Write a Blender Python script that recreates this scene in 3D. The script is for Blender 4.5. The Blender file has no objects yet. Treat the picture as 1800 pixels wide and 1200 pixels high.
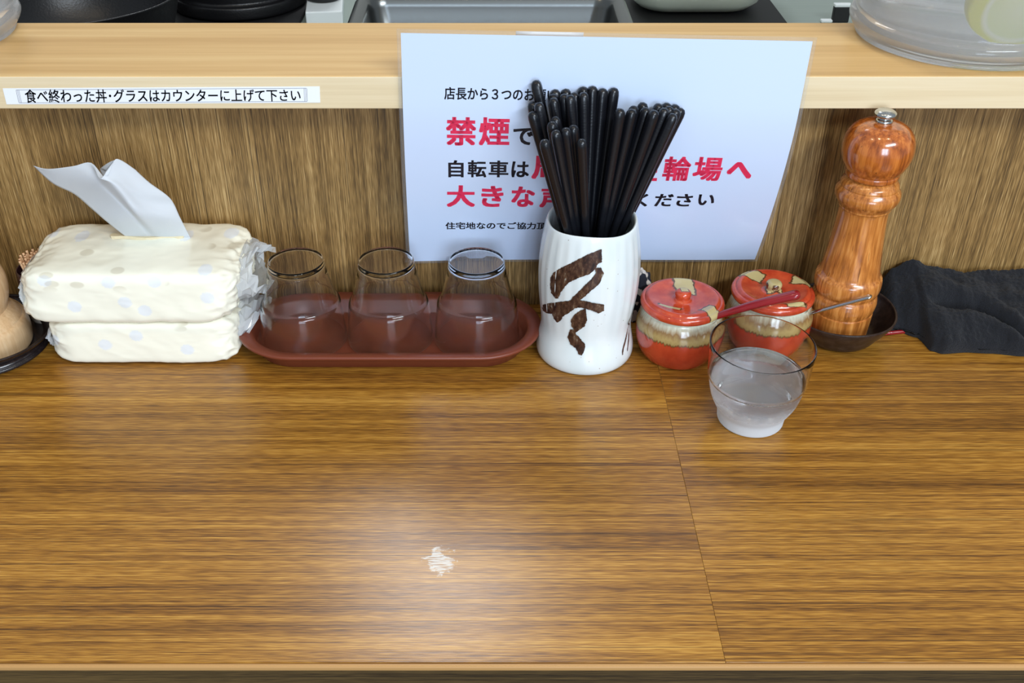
import bpy, bmesh, math, random
from mathutils import Vector, Matrix, noise, geometry
S = bpy.context.scene
COL = S.collection
random.seed(7)
R = math.radians

# ------------------------------------------------------------------ camera
F, PITCH, CX, CY, H = 1818.0, R(34.5), 862.0, 600.0, 0.5
cam = bpy.data.cameras.new('camera')
cam.sensor_width = 36.0
cam.lens = F / 1800.0 * 36.0
cam.shift_x = (900.0 - CX) / 1800.0
cam.clip_start = 0.01
camo = bpy.data.objects.new('camera', cam)
camo.location = (0, 0, H)
camo.rotation_euler = (R(90) - PITCH, 0, 0)
COL.objects.link(camo)
S.camera = camo

# ------------------------------------------------------------------ world, lights, exposure
w = bpy.data.worlds.new('room_ambient')
S.world = w
w.use_nodes = True
w.node_tree.nodes['Background'].inputs[0].default_value = (0.80, 0.90, 1.0, 1)
w.node_tree.nodes['Background'].inputs[1].default_value = 0.40

def area(name, loc, target, sx, sy, power, color):
    l = bpy.data.lights.new(name, 'AREA')
    l.shape = 'RECTANGLE'
    l.size, l.size_y = sx, sy
    l.energy, l.color = power, color
    o = bpy.data.objects.new(name, l)
    o.location = loc
    d = Vector(target) - Vector(loc)
    o.rotation_euler = d.to_track_quat('-Z', 'Y').to_euler()
    COL.objects.link(o)
    return o

# ceiling tube light over the guests' side, daylight from the shop front, kitchen ceiling light
area('tube_light', (1.10, -1.10, 1.72), (0.1, 0.7, 0.0), 1.3, 0.22, 46, (0.84, 0.92, 1.0))
for k, px in enumerate((0.15, 0.72)):
    area('shop_window_light', (px, -2.6, 0.75), (px * 0.5, 0.7, 0.1), 0.50, 1.3, 30, (0.68, 0.82, 1.0))
area('kitchen_light', (-0.13, 1.95, 1.62), (-0.05, 0.6, 0.0), 0.34, 0.42, 10, (0.94, 0.97, 1.0))

def bulb(loc, power):
    l = bpy.data.lights.new('warm_bulb', 'POINT')
    l.energy, l.color, l.shadow_soft_size = power, (1.0, 0.78, 0.50), 0.035
    o = bpy.data.objects.new('warm_bulb', l)
    o.location = loc
    COL.objects.link(o)
for bx_ in (-0.55, 0.05, 0.65):
    bulb((bx_, 0.22, 1.62), 6.5)

S.cycles.max_bounces = 24
S.cycles.transmission_bounces = 24
S.cycles.transparent_max_bounces = 24
vs = S.view_settings
vs.view_transform = 'Standard'
vs.look = 'None'
vs.exposure = 0.0
vs.gamma = 1.0
vs.use_curve_mapping = False

# ------------------------------------------------------------------ placing helper: photo ray met with a plane at a real distance
_c, _s = math.cos(PITCH), math.sin(PITCH)
def ray(px, py):
    a, b = (px - CX) / F, (CY - py) / F
    return Vector((a, _c + b * _s, -_s + b * _c))
def at_y(px, py, y):
    r = ray(px, py)
    return Vector((0, 0, H)) + r * (y / r.y)
def at_z(px, py, z=0.0):
    r = ray(px, py)
    return Vector((0, 0, H)) + r * ((z - H) / r.z)

# ------------------------------------------------------------------ object helpers
def link(o, parent=None):
    COL.objects.link(o)
    if parent is not None:
        o.parent = parent
    return o
def tag(o, label=None, cat=None, group=None, kind=None):
    if label: o['label'] = label
    if cat: o['category'] = cat
    if group: o['group'] = group
    if kind: o['kind'] = kind
    return o
def thing(name, loc, label, cat, group=None):
    o = bpy.data.objects.new(name, None)
    o.location = loc
    o.empty_display_size = 0.02
    return tag(link(o), label, cat, group)
def pyobj(name, verts, faces, mat, parent=None, smooth=True, loc=None):
    me = bpy.data.meshes.new(name)
    me.from_pydata([tuple(v) for v in verts], [], faces)
    me.update()
    return finish(name, me, mat, parent, smooth, loc)
def bmobj(name, bm, mat, parent=None, smooth=True, loc=None):
    me = bpy.data.meshes.new(name)
    bmesh.ops.recalc_face_normals(bm, faces=bm.faces[:])
    bm.to_mesh(me)
    bm.free()
    return finish(name, me, mat, parent, smooth, loc)
def finish(name, me, mat, parent, smooth, loc):
    for m in (mat if isinstance(mat, (list, tuple)) else [mat]):
        me.materials.append(m)
    if smooth:
        me.polygons.foreach_set('use_smooth', [True] * len(me.polygons))
    o = bpy.data.objects.new(name, me)
    if loc is not None:
        o.location = loc
    return link(o, parent)
def sharp(o, ang=35):
    me = o.data
    bm = bmesh.new(); bm.from_mesh(me)
    for e in bm.edges:
        if len(e.link_faces) == 2 and e.calc_face_angle(0) > R(ang):
            e.smooth = False
    bm.to_mesh(me); bm.free()
    return o

def box_bm(x0, x1, y0, y1, z0, z1, bev=0.0, seg=2):
    bm = bmesh.new()
    bmesh.ops.create_cube(bm, size=1)
    for v in bm.verts:
        v.co = Vector(((x0 + x1) / 2 + v.co.x * (x1 - x0), (y0 + y1) / 2 + v.co.y * (y1 - y0), (z0 + z1) / 2 + v.co.z * (z1 - z0)))
    if bev:
        bmesh.ops.bevel(bm, geom=bm.edges[:], offset=bev, segments=seg, affect='EDGES', profile=0.5)
    return bm
def spline(pts, n):
    """Catmull-Rom through tuples, n steps per span."""
    P = [Vector(p) for p in pts]
    out = []
    for i in range(len(P) - 1):
        p0, p1, p2, p3 = P[max(i - 1, 0)], P[i], P[i + 1], P[min(i + 2, len(P) - 1)]
        for k in range(n):
            t = k / n
            out.append(0.5 * ((2 * p1) + (p2 - p0) * t + (2 * p0 - 5 * p1 + 4 * p2 - p3) * t * t + (3 * p1 - p0 - 3 * p2 + p3) * t ** 3))
    out.append(P[-1])
    return out
def lathe(prof, seg=64, fn=None, cap0=True, cap1=True):
    """Turned shape; prof = (r, z) list; ends with r ~ 0 are closed to a point."""
    bm = bmesh.new()
    rings = []
    for r, z in prof:
        if r < 1e-6:
            rings.append([bm.verts.new((0, 0, z))])
        else:
            ring = []
            for k in range(seg):
                a = 2 * math.pi * k / seg
                rr, zz = fn(r, z, a) if fn else (r, z)
                ring.append(bm.verts.new((rr * math.cos(a), rr * math.sin(a), zz)))
            rings.append(ring)
    for A, B in zip(rings, rings[1:]):
        for k in range(seg):
            j = (k + 1) % seg
            if len(A) == 1 and len(B) == 1: continue
            if len(A) == 1: bm.faces.new((A[0], B[k], B[j]))
            elif len(B) == 1: bm.faces.new((A[k], A[j], B[0]))
            else: bm.faces.new((A[k], A[j], B[j], B[k]))
    if cap0 and len(rings[0]) > 1: bm.faces.new(list(reversed(rings[0])))
    if cap1 and len(rings[-1]) > 1: bm.faces.new(rings[-1])
    return bm
def tube_bm(path, radii, seg=12, flat=(1.0, 1.0), up=Vector((0, 0, 1))):
    """Swept bar with rounded ends; radii per point, flat = (sideways, upward) factors."""
    bm = bmesh.new()
    P = [Vector(p) for p in path]
    n = len(P)
    rings = []
    for i, p in enumerate(P):
        t = (P[min(i + 1, n - 1)] - P[max(i - 1, 0)]).normalized()
        sd = t.cross(up).normalized()
        u = sd.cross(t).normalized()
        rings.append([bm.verts.new(p + (sd * math.cos(2 * math.pi * k / seg) * flat[0] + u * math.sin(2 * math.pi * k / seg) * flat[1]) * radii[i]) for k in range(seg)])
    for A, B in zip(rings, rings[1:]):
        for k in range(seg):
            bm.faces.new((A[k], A[(k + 1) % seg], B[(k + 1) % seg], B[k]))
    bm.faces.new(list(reversed(rings[0]))); bm.faces.new(rings[-1])
    return bm
def round_ends(path, r0, r1, n=4):
    """Append rounded tips to a straight-ish path; returns path, radii."""
    P = [Vector(p) for p in path]
    L = len(P) - 1
    rad = [r0 + (r1 - r0) * i / L for i in range(L + 1)]
    d0 = (P[0] - P[1]).normalized(); d1 = (P[-1] - P[-2]).normalized()
    pre = [(P[0] + d0 * r0 * math.sin(a), max(r0 * math.cos(a), r0 * .02)) for a in [math.pi / 2 * k / n for k in range(n, 0, -1)]]
    post = [(P[-1] + d1 * r1 * math.sin(a), max(r1 * math.cos(a), r1 * .02)) for a in [math.pi / 2 * k / n for k in range(1, n + 1)]]
    return [p for p, _ in pre] + P + [p for p, _ in post], [r for _, r in pre] + rad + [r for _, r in post]

# ------------------------------------------------------------------ materials
class NT:
    def __init__(self, name):
        self.m = bpy.data.materials.new(name)
        self.m.use_nodes = True
        self.t = self.m.node_tree
        self.b = self.t.nodes['Principled BSDF']
        self.out = self.t.nodes['Material Output']
        self._co = None
    def n(self, kind, **kw):
        x = self.t.nodes.new(kind)
        for k, v in kw.items(): setattr(x, k, v)
        return x
    def l(self, a, b): self.t.links.new(a, b)
    def co(self):
        if self._co is None: self._co = self.n('ShaderNodeTexCoord').outputs['Object']
        return self._co
    def mapped(self, scale=(1, 1, 1), loc=(0, 0, 0), rot=(0, 0, 0), src=None):
        mp = self.n('ShaderNodeMapping')
        mp.inputs['Scale'].default_value = scale
        mp.inputs['Location'].default_value = loc
        mp.inputs['Rotation'].default_value = rot
        self.l(src or self.co(), mp.inputs['Vector'])
        return mp.outputs[0]
    def noise(self, scale=(1, 1, 1), loc=(0, 0, 0), detail=3, rough=0.5, dist=0.0, src=None):
        t = self.n('ShaderNodeTexNoise')
        t.inputs['Scale'].default_value = 1.0
        t.inputs['Detail'].default_value = detail
        t.inputs['Roughness'].default_value = rough
        t.inputs['Distortion'].default_value = dist
        self.l(self.mapped(scale, loc, src=src), t.inputs['Vector'])
        return t.outputs['Fac']
    def math(self, op, a, b=None, c=None, clamp=False):
        x = self.n('ShaderNodeMath', operation=op, use_clamp=clamp)
        for i, v in enumerate((a, b, c)):
            if v is None: continue
            if isinstance(v, (int, float)): x.inputs[i].default_value = v
            else: self.l(v, x.inputs[i])
        return x.outputs[0]
    def ramp(self, fac, stops, interp='LINEAR'):
        x = self.n('ShaderNodeValToRGB')
        x.color_ramp.interpolation = interp
        e = x.color_ramp.elements
        while len(e) < len(stops): e.new(0.5)
        for k, (p, c) in enumerate(stops):
            e[k].position = p
            e[k].color = (c[0], c[1], c[2], 1) if not isinstance(c, (int, float)) else (c, c, c, 1)
        self.l(fac, x.inputs[0])
        return x.outputs[0]
    def mix(self, fac, a, b):
        x = self.n('ShaderNodeMix', data_type='RGBA')
        if isinstance(fac, (int, float)): x.inputs[0].default_value = fac
        else: self.l(fac, x.inputs[0])
        for i, v in ((6, a), (7, b)):
            if isinstance(v, tuple): x.inputs[i].default_value = (v[0], v[1], v[2], 1)
            else: self.l(v, x.inputs[i])
        return x.outputs[2]
    def smooth(self, v, lo, hi):
        x = self.n('ShaderNodeMapRange', interpolation_type='SMOOTHSTEP')
        self.l(v, x.inputs[0]); x.inputs[1].default_value = lo; x.inputs[2].default_value = hi
        return x.outputs[0]
    def sep(self):
        x = self.n('ShaderNodeSeparateXYZ'); self.l(self.co(), x.inputs[0]); return x.outputs
    def bump(self, h, strength=0.2, dist=0.001):
        x = self.n('ShaderNodeBump')
        x.inputs['Strength'].default_value = strength; x.inputs['Distance'].default_value = dist
        self.l(h, x.inputs['Height']); self.l(x.outputs[0], self.b.inputs['Normal'])
        return x
    def set(self, **kw):
        for k, v in kw.items():
            i = self.b.inputs[k.replace('_', ' ')]
            if isinstance(v, bpy.types.NodeSocket): self.l(v, i)
            elif isinstance(v, tuple): i.default_value = (v[0], v[1], v[2], 1)
            else: i.default_value = v
        return self
def srgb(r, g, b):
    f = lambda v: (v / 255 / 12.92) if v <= 10 else ((v / 255 + 0.055) / 1.055) ** 2.4
    return (f(r), f(g), f(b))
def plain(name, col, rough=0.5, metal=0.0, **kw):
    x = NT(name); x.set(Base_Color=col, Roughness=rough, Metallic=metal, **kw)
    return x.m

def laminate(name, along, off, cols, scuff=None, rough=0.285, fine=950.0):
    """Printed wood laminate with streaks running along x ('x') or z ('z')."""
    x = NT(name)
    def sc(a, b): return (a, b, b) if along == 'x' else (b, b, a)
    o = (off, off * 1.7, off * 0.6)
    n1 = x.math('ADD', x.math('MULTIPLY', x.noise(sc(4, fine * 1.1), o, 2, 0.6), 0.55), x.math('MULTIPLY', x.noise(sc(26, fine * 1.4), o, 3, 0.65), 0.45))
    n2 = x.noise(sc(1.6, 120), o, 3, 0.55)
    n3 = x.noise(sc(0.8, 22), o, 2, 0.5)
    n4 = x.noise(sc(75, 2000), o, 1, 0.5)
    ln = x.noise(sc(1.6, 520), (off + 5, 3, 9), 1, 0.5)
    lines = x.smooth(ln, 0.63, 0.72)
    v = x.math('ADD', x.math('MULTIPLY', n1, 0.42), x.math('MULTIPLY', n2, 0.20))
    v = x.math('ADD', v, x.math('MULTIPLY', n3, 0.14))
    v = x.math('ADD', v, x.math('MULTIPLY', n4, 0.24))
    c = x.ramp(v, [(0.385, cols[0]), (0.455, cols[1]), (0.52, cols[2]), (0.60, cols[3])])
    c = x.mix(x.math('MULTIPLY', lines, 0.62), c, cols[4])
    rg = x.math('ADD', x.math('MULTIPLY', n1, 0.10), rough - 0.05)
    if scuff:
        g = x.n('ShaderNodeVectorMath', operation='DISTANCE')
        x.l(x.mapped((1, 0.95, 1)), g.inputs[0]); g.inputs[1].default_value = (scuff[0], scuff[1] * 0.95, 0)
        nn = x.noise((260, 420, 1), (3, 1, 0), 4, 0.7)
        n5 = x.noise((75, 95, 1), (9, 4, 0), 2, 0.6)
        d = x.math('SUBTRACT', x.math('ADD', 0.0105, x.math('ADD', x.math('MULTIPLY', x.math('SUBTRACT', nn, 0.5), 0.022), x.math('MULTIPLY', x.math('SUBTRACT', n5, 0.5), 0.03))), g.outputs['Value'])
        m = x.math('MULTIPLY', x.smooth(d, 0.0, 0.004), x.smooth(x.noise((90, 900, 1), (0, 7, 0), 2, 0.6), 0.37, 0.54))
        c = x.mix(x.math('MULTIPLY', m, 0.82), c, srgb(214, 212, 205))
    x.bump(x.math('ADD', n1, x.math('MULTIPLY', n4, 0.6)), 0.10, 0.0006)
    x.set(Base_Color=c, Roughness=rg, Specular_IOR_Level=0.5)
    return x.m

WOODC = [srgb(76, 47, 15), srgb(125, 81, 27), srgb(166, 114, 40), srgb(206, 154, 68), srgb(54, 33, 17)]
WALLC = [srgb(66, 48, 26), srgb(112, 84, 44), srgb(150, 116, 66), srgb(192, 158, 104), srgb(44, 32, 18)]
_sp = at_z(775, 985)
M = {}
M['top_l'] = laminate('counter_laminate', 'x', 1.3, WOODC, scuff=(_sp.x, _sp.y))
M['top_r'] = laminate('counter_laminate_matched', 'x', 7.9, WOODC)
M['wall'] = laminate('panel_laminate', 'z', 4.1, WALLC, rough=0.42, fine=850)
M['apron'] = laminate('shaded_apron_laminate', 'x', 2.2, [srgb(38, 27, 13), srgb(58, 42, 20), srgb(76, 58, 30), srgb(96, 74, 40), srgb(26, 18, 10)])  # counter laminate with the apron's shade darkened into its colours
M['edge'] = plain('edge_banding', srgb(186, 140, 84), 0.4)

def maple(name, a, b, c_):
    x = NT(name)
    n1 = x.noise((2.5, 90, 90), (0, 0, 0), 4, 0.55)
    n2 = x.noise((14, 700, 700), (2, 0, 0), 2, 0.5)
    v = x.math('ADD', x.math('MULTIPLY', n1, 0.75), x.math('MULTIPLY', n2, 0.25))
    x.set(Base_Color=x.ramp(v, [(0.35, a), (0.5, b), (0.66, c_)]), Roughness=0.34)
    return x.m
M['maple'] = maple('maple_board', srgb(204, 160, 96), srgb(216, 174, 110), srgb(226, 188, 126))
M['maple_edge'] = maple('maple_edge', srgb(218, 196, 156), srgb(226, 206, 168), srgb(232, 214, 180))

def glossy_wood(name, a, b, c_, dark, rough, stretch=14, off=0.0, coat=0.5):
    x = NT(name)
    warp = x.n('ShaderNodeVectorMath', operation='ADD')
    nz = x.n('ShaderNodeTexNoise'); nz.inputs['Scale'].default_value = 18; nz.inputs['Detail'].default_value = 2
    x.l(x.co(), nz.inputs['Vector'])
    sc_ = x.n('ShaderNodeVectorMath', operation='SCALE'); sc_.inputs['Scale'].default_value = 0.022
    x.l(nz.outputs['Color'], sc_.inputs[0]); x.l(x.co(), warp.inputs[0]); x.l(sc_.outputs[0], warp.inputs[1])
    rings = x.n('ShaderNodeTexWave', wave_type='BANDS', bands_direction='DIAGONAL')
    rings.inputs['Scale'].default_value = 1.0; rings.inputs['Distortion'].default_value = 1.6; rings.inputs['Detail'].default_value = 2
    x.l(x.mapped((46, 34, 6), (off, 0, 0), src=warp.outputs[0]), rings.inputs['Vector'])
    fl = x.noise((420, 420, stretch), (off, 3, 0), 3, 0.6)
    v = x.math('ADD', x.math('MULTIPLY', rings.outputs['Fac'], 0.12), x.math('MULTIPLY', fl, 0.88))
    c = x.ramp(v, [(0.32, a), (0.5, b), (0.68, c_)])
    fk = x.smooth(x.noise((520, 520, 36), (1, off, 2), 1, 0.5), 0.70, 0.78)
    c = x.mix(x.math('MULTIPLY', fk, 0.7), c, dark)
    x.set(Base_Color=c, Roughness=rough, Coat_Weight=coat, Coat_Roughness=0.12)
    return x.m
M['mill_wood'] = glossy_wood('varnished_mill_wood', srgb(150, 86, 34), srgb(190, 116, 50), srgb(220, 148, 76), srgb(84, 40, 16), 0.24)
M['mill_head'] = glossy_wood('varnished_mill_head_wood', srgb(136, 66, 22), srgb(176, 92, 32), srgb(206, 120, 50), srgb(70, 26, 8), 0.2, off=4.0, coat=0.9)
M['beige_wood'] = glossy_wood('pale_beech', srgb(208, 170, 126), srgb(218, 182, 138), srgb(226, 194, 152), srgb(188, 146, 104), 0.3, off=8.0)

def speckled_dark(name, base, hi, rough):
    x = NT(name)
    n = x.noise((160, 160, 160), (0, 0, 0), 4, 0.7)
    x.set(Base_Color=x.ramp(n, [(0.4, base), (0.75, hi)]), Roughness=rough)
    x.bump(n, 0.15, 0.0006)
    return x.m
M['dark_clay'] = speckled_dark('dark_glazed_clay', srgb(38, 27, 25), srgb(66, 52, 46), 0.30)
M['black_clay'] = speckled_dark('black_lacquer_dish', srgb(26, 20, 22), srgb(46, 38, 38), 0.24)
M['tray'] = plain('tray_plastic', srgb(120, 58, 38), 0.34)
M['steel'] = plain('brushed_steel', srgb(196, 198, 196), 0.22, 1.0)
M['steel_dull'] = plain('dull_steel', srgb(160, 168, 164), 0.42, 1.0)
M['red_lacquer'] = plain('red_lacquer', srgb(140, 18, 26), 0.22, Coat_Weight=0.5)
M['paper'] = plain('white_paper', srgb(238, 241, 246), 0.5)
M['ink'] = plain('black_ink', srgb(24, 22, 34), 0.5)
M['ink_red'] = plain('red_ink', srgb(226, 44, 84), 0.5)
M['ink_grey'] = plain('grey_ink', srgb(120, 122, 130), 0.5)

def glass_mat(name, col=(1, 1, 1), rough=0.0, ior=1.47):
    x = NT(name); x.set(Base_Color=col, Roughness=rough, Transmission_Weight=1.0, IOR=ior); return x.m
M['glass'] = glass_mat('clear_glass', (1, 1, 1), 0.0, 1.36)
M['glass_thin'] = glass_mat('thin_clear_glass', (1, 1, 1), 0.0, 1.26)
M['water'] = glass_mat('water', (1, 1, 1), 0.0, 1.333)

def film(name, tint, opaque, rough=0.15):
    """Thin clear plastic film: see-through with a faint sheen."""
    x = NT(name)
    tr = x.n('ShaderNodeBsdfTransparent'); tr.inputs[0].default_value = (0.97, 0.975, 0.98, 1)
    x.set(Base_Color=tint, Roughness=rough)
    mx = x.n('ShaderNodeMixShader'); mx.inputs[0].default_value = opaque
    x.l(tr.outputs[0], mx.inputs[1]); x.l(x.b.outputs[0], mx.inputs[2]); x.l(mx.outputs[0], x.out.inputs[0])
    return x.m
M['film'] = film('laminating_film', srgb(214, 214, 214), 0.09)
M['crinkle'] = film('crinkled_clear_wrap', srgb(226, 228, 228), 0.42, 0.12)
M['tape'] = film('clear_tape', srgb(236, 238, 240), 0.55)

# ------------------------------------------------------------------ setting
Y0, YW = 0.3915, 0.787           # counter front edge, panel behind it
XS = 0.1384                      # seam between the two worktop boards
WID = 1.3
wall = bmobj('wall_panel', box_bm(-WID, WID, YW, YW + 0.018, -0.03, 0.2015), M['wall'], smooth=False)
tag(wall, 'brown wood-grain panel rising behind the counter to the shelf', kind='structure')

ct = thing('counter', (0, Y0, 0), 'golden brown wood-grain laminate counter filling the foreground', 'counter')
def ctp(name, bm, mat): return bmobj(name, bm, mat, ct, False, (0, -Y0, 0))
ctp('worktop_board', box_bm(-WID, XS - 0.00008, Y0 + 0.003, YW - 0.0005, -0.03, 0.0, 0.00015, 1), M['top_l'])
ctp('worktop_board', box_bm(XS + 0.00008, WID, Y0 + 0.003, YW - 0.0005, -0.03, 0.0, 0.00015, 1), M['top_r'])
ctp('front_edge_strip', box_bm(-WID, WID, Y0, Y0 + 0.003, -0.0045, -0.0002, 0.0012, 2), M['edge'])
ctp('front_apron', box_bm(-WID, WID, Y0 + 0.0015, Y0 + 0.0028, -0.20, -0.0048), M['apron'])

ZS = 0.2266                      # shelf top
YF, YB = 0.745, 0.8735
sh = thing('serving_shelf', (0, YF, ZS - 0.025), 'pale maple pass-through shelf above the brown panel', 'shelf')
bmobj('board', box_bm(-WID, WID, YF + 0.0012, YB, ZS - 0.0248, ZS, 0.0006, 1), M['maple'], sh, False, (0, -YF, -(ZS - 0.025)))
bmobj('edge_band', box_bm(-WID, WID, YF, YF + 0.0013, ZS - 0.0249, ZS - 0.0002, 0.0004, 1), M['maple_edge'], sh, False, (0, -YF, -(ZS - 0.025)))

# guests' side and kitchen shell (behind the camera and above the frame)
M['plaster'] = plain('white_plaster', srgb(226, 224, 216), 0.8)
M['floor'] = plain('grey_floor', srgb(118, 112, 104), 0.7)
tag(bmobj('floor', box_bm(-2.6, 2.6, -3.0, 3.0, -0.83, -0.78), M['floor'], smooth=False), kind='structure')
tag(bmobj('wall_kitchen', box_bm(-2.6, 2.6, 3.0, 3.05, -0.78, 1.80), M['plaster'], smooth=False), kind='structure')

# ------------------------------------------------------------------ lettering
def text_mesh(body, bold=0.0):
    """Glyph triangles in a unit box; heavier weights are overlaid shifted outlines."""
    cu = bpy.data.curves.new('lettering', 'FONT')
    cu.body = body
    cu.resolution_u = 3
    cu.size = 1.0
    o = bpy.data.objects.new('lettering', cu)
    COL.objects.link(o)
    dg = bpy.context.evaluated_depsgraph_get()
    me = bpy.data.meshes.new_from_object(o.evaluated_get(dg))
    COL.objects.unlink(o); bpy.data.objects.remove(o); bpy.data.curves.remove(cu)
    base = [v.co.copy() for v in me.vertices]; fb = [tuple(p.vertices) for p in me.polygons]
    bpy.data.meshes.remove(me)
    vs_, fs = [], []
    shifts = [(0, 0)]
    if bold: shifts += [(bold * i, bold * 0.8 * j) for i in (-1, 0, 1) for j in (-1, 0, 1) if (i, j) != (0, 0)]
    for dx, dy in shifts:
        i = len(vs_)
        vs_ += [Vector((v.x + dx, v.y + dy, 0)) for v in base]
        fs += [tuple(q + i for q in f) for f in fb]
    x0 = min(v.x for v in vs_); x1 = max(v.x for v in vs_); y0 = min(v.y for v in vs_); y1 = max(v.y for v in vs_)
    return [((v.x - x0) / (x1 - x0), (v.y - y0) / (y1 - y0)) for v in vs_], fs

# label strip on the shelf edge
def on_shelf(px, py): return at_y(px, py, YF)
p = [on_shelf(5, 155), on_shelf(562, 151.5), on_shelf(563, 180), on_shelf(12, 183)]
ls = thing('label_strip', (p[3].x, YF - 0.0004, p[3].z), 'long white label strip with one line of writing stuck on the shelf edge', 'label')
O = Vector((p[3].x, YF - 0.0004, p[3].z))
def slab(quad, th, y):
    vs_ = [Vector((q.x, y, q.z)) - O for q in quad] + [Vector((q.x, y + th, q.z)) - O for q in quad]
    return vs_, [(0, 3, 2, 1), (4, 5, 6, 7), (0, 1, 5, 4), (1, 2, 6, 5), (2, 3, 7, 6), (3, 0, 4, 7)]
pyobj('paper_strip', *slab(p, 0.0003, YF - 0.0004), M['paper'], ls, False)
def bilin(q, u, v):   # q = TL TR BR BL, v up
    return (q[3] * (1 - u) + q[2] * u) * (1 - v) + (q[0] * (1 - u) + q[1] * u) * v
tq = [on_shelf(43, 156.5), on_shelf(528, 156), on_shelf(529, 177.5), on_shelf(46, 180.5)]
uv, fs = text_mesh('食べ終わった丼･グラスはカウンターに上げて下さい', 0.012)
pyobj('lettering', [Vector((q.x, YF - 0.0006, q.z)) - O for q in (bilin(tq, u, v) for u, v in uv)], fs, M['ink'], ls, False)
bq = [on_shelf(29, 158), on_shelf(539, 155), on_shelf(540, 177.5), on_shelf(34, 180)]
fv, ff = [], []
for k in range(4):
    a, b = bq[k], bq[(k + 1) % 4]
    cen = sum(bq, Vector()) / 4
    t = 0.0003
    nrm = Vector((-(b - a).z, 0, (b - a).x)).normalized() * t
    i = len(fv)
    fv += [Vector((q.x, YF - 0.0005, q.z)) - O for q in (a, b, b + nrm, a + nrm)]
    ff.append((i, i + 1, i + 2, i + 3))
for xx in (1.5, 3.5):   # the doubled short ends of the printed frame
    for A, B, sgn in ((bq[0], bq[3], 1), (bq[1], bq[2], -1)):
        i = len(fv); d = Vector((xx * 0.0005 * sgn, 0, 0)); e = Vector((0.00025 * sgn, 0, 0))
        fv += [Vector((q.x, YF - 0.0005, q.z)) - O for q in (A + d, A + d + e, B + d + e, B + d)]
        ff.append((i, i + 1, i + 2, i + 3))
pyobj('printed_frame', fv, ff, M['ink_grey'], ls, False)

# laminated notice hanging down the shelf edge and bending back to the panel
NW, NH = 0.2985, 0.2105
TLp = Vector((-0.0647, 0.7415, 0.2606))
ROLL = math.atan2(0.0062, 0.3008)
def notice_raw(u, s):
    """u across, s down the sheet (metres), rolled about the top-left corner."""
    end = 0.030 + 0.0105 * (u / NW)
    s1 = 0.055
    y = 0.0; dn = s
    if s > s1:
        n = 14; y = 0.0; dn = s1; h = (s - s1) / n
        Lr = NH - s1
        for k in range(n):
            t0 = (k * h) / Lr; t1 = ((k + 1) * h) / Lr
            dy = end * (t1 ** 1.55 - t0 ** 1.55)
            y += dy; dn += math.sqrt(max(h * h - dy * dy, 0))
    y += 0.0016 * math.sin(u * 17) * (s / NH) 
    ca, sa = math.cos(ROLL), math.sin(ROLL)
    return Vector((TLp.x + u * ca - dn * sa, TLp.y + y, TLp.z - u * sa - dn * ca))
def notice(u, s, off=0.0):
    p0 = notice_raw(u, s)
    if off == 0.0: return p0
    e = 0.002
    nrm = (notice_raw(u + e, s) - notice_raw(u - e, s)).cross(notice_raw(u, s - e) - notice_raw(u, s + e)).normalized()
    if nrm.y > 0: nrm = -nrm
    return p0 + nrm * off
nb = thing('notice', TLp, 'white laminated notice with red and black Japanese lettering hanging from the shelf', 'notice')
def sheet(name, u0, u1, s0, s1, off, th, nu, ns, mat):
    vs_, fs_ = [], []
    for side in (off, off - th):
        for j in range(ns + 1):
            for i in range(nu + 1):
                vs_.append(notice(u0 + (u1 - u0) * i / nu, s0 + (s1 - s0) * j / ns, side if side != 0 else 1e-7) - TLp)
    n1 = (nu + 1) * (ns + 1)
    for j in range(ns):
        for i in range(nu):
            a = j * (nu + 1) + i
            fs_.append((a, a + nu + 1, a + nu + 2, a + 1))
            fs_.append((n1 + a, n1 + a + 1, n1 + a + nu + 2, n1 + a + nu + 1))
    def rim(idx):
        for a, b in zip(idx, idx[1:]): fs_.append((a, b, n1 + b, n1 + a))
    rim([i for i in range(nu + 1)]); rim([ns * (nu + 1) + i for i in range(nu, -1, -1)])
    rim([j * (nu + 1) for j in range(ns, -1, -1)]); rim([j * (nu + 1) + nu for j in range(ns + 1)])
    return pyobj(name, vs_, fs_, mat, nb, True)
x = NT('laminated_paper'); x.set(Base_Color=srgb(205, 220, 244), Roughness=0.3, Coat_Weight=0.35, Coat_Roughness=0.12); M['notice'] = x.m
sharp(sheet('paper_sheet', 0, NW, 0, NH, 0.0002, 0.0003, 24, 32, M['notice']))
for nm, a in (('film_margin', (-0.003, 0.0, -0.003, NH + 0.003)), ('film_margin', (NW, NW + 0.003, -0.003, NH + 0.003)),
              ('film_margin', (0, NW, -0.003, 0.0)), ('film_margin', (0, NW, NH, NH + 0.003))):
    o = sheet(nm, a[0], a[1], a[2], a[3], 0.0001, 0.00015, 2 if a[1] - a[0] < .1 else 24, 2 if a[3] - a[2] < .1 else 32, M['film'])
    o['label'] = 'clear film margin of the notice'
sheet('tape', 0.083, 0.132, -0.0032, -0.0004, 0.0004, 0.0001, 4, 2, M['tape'])['label'] = 'strip of clear tape on the top edge'

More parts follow.
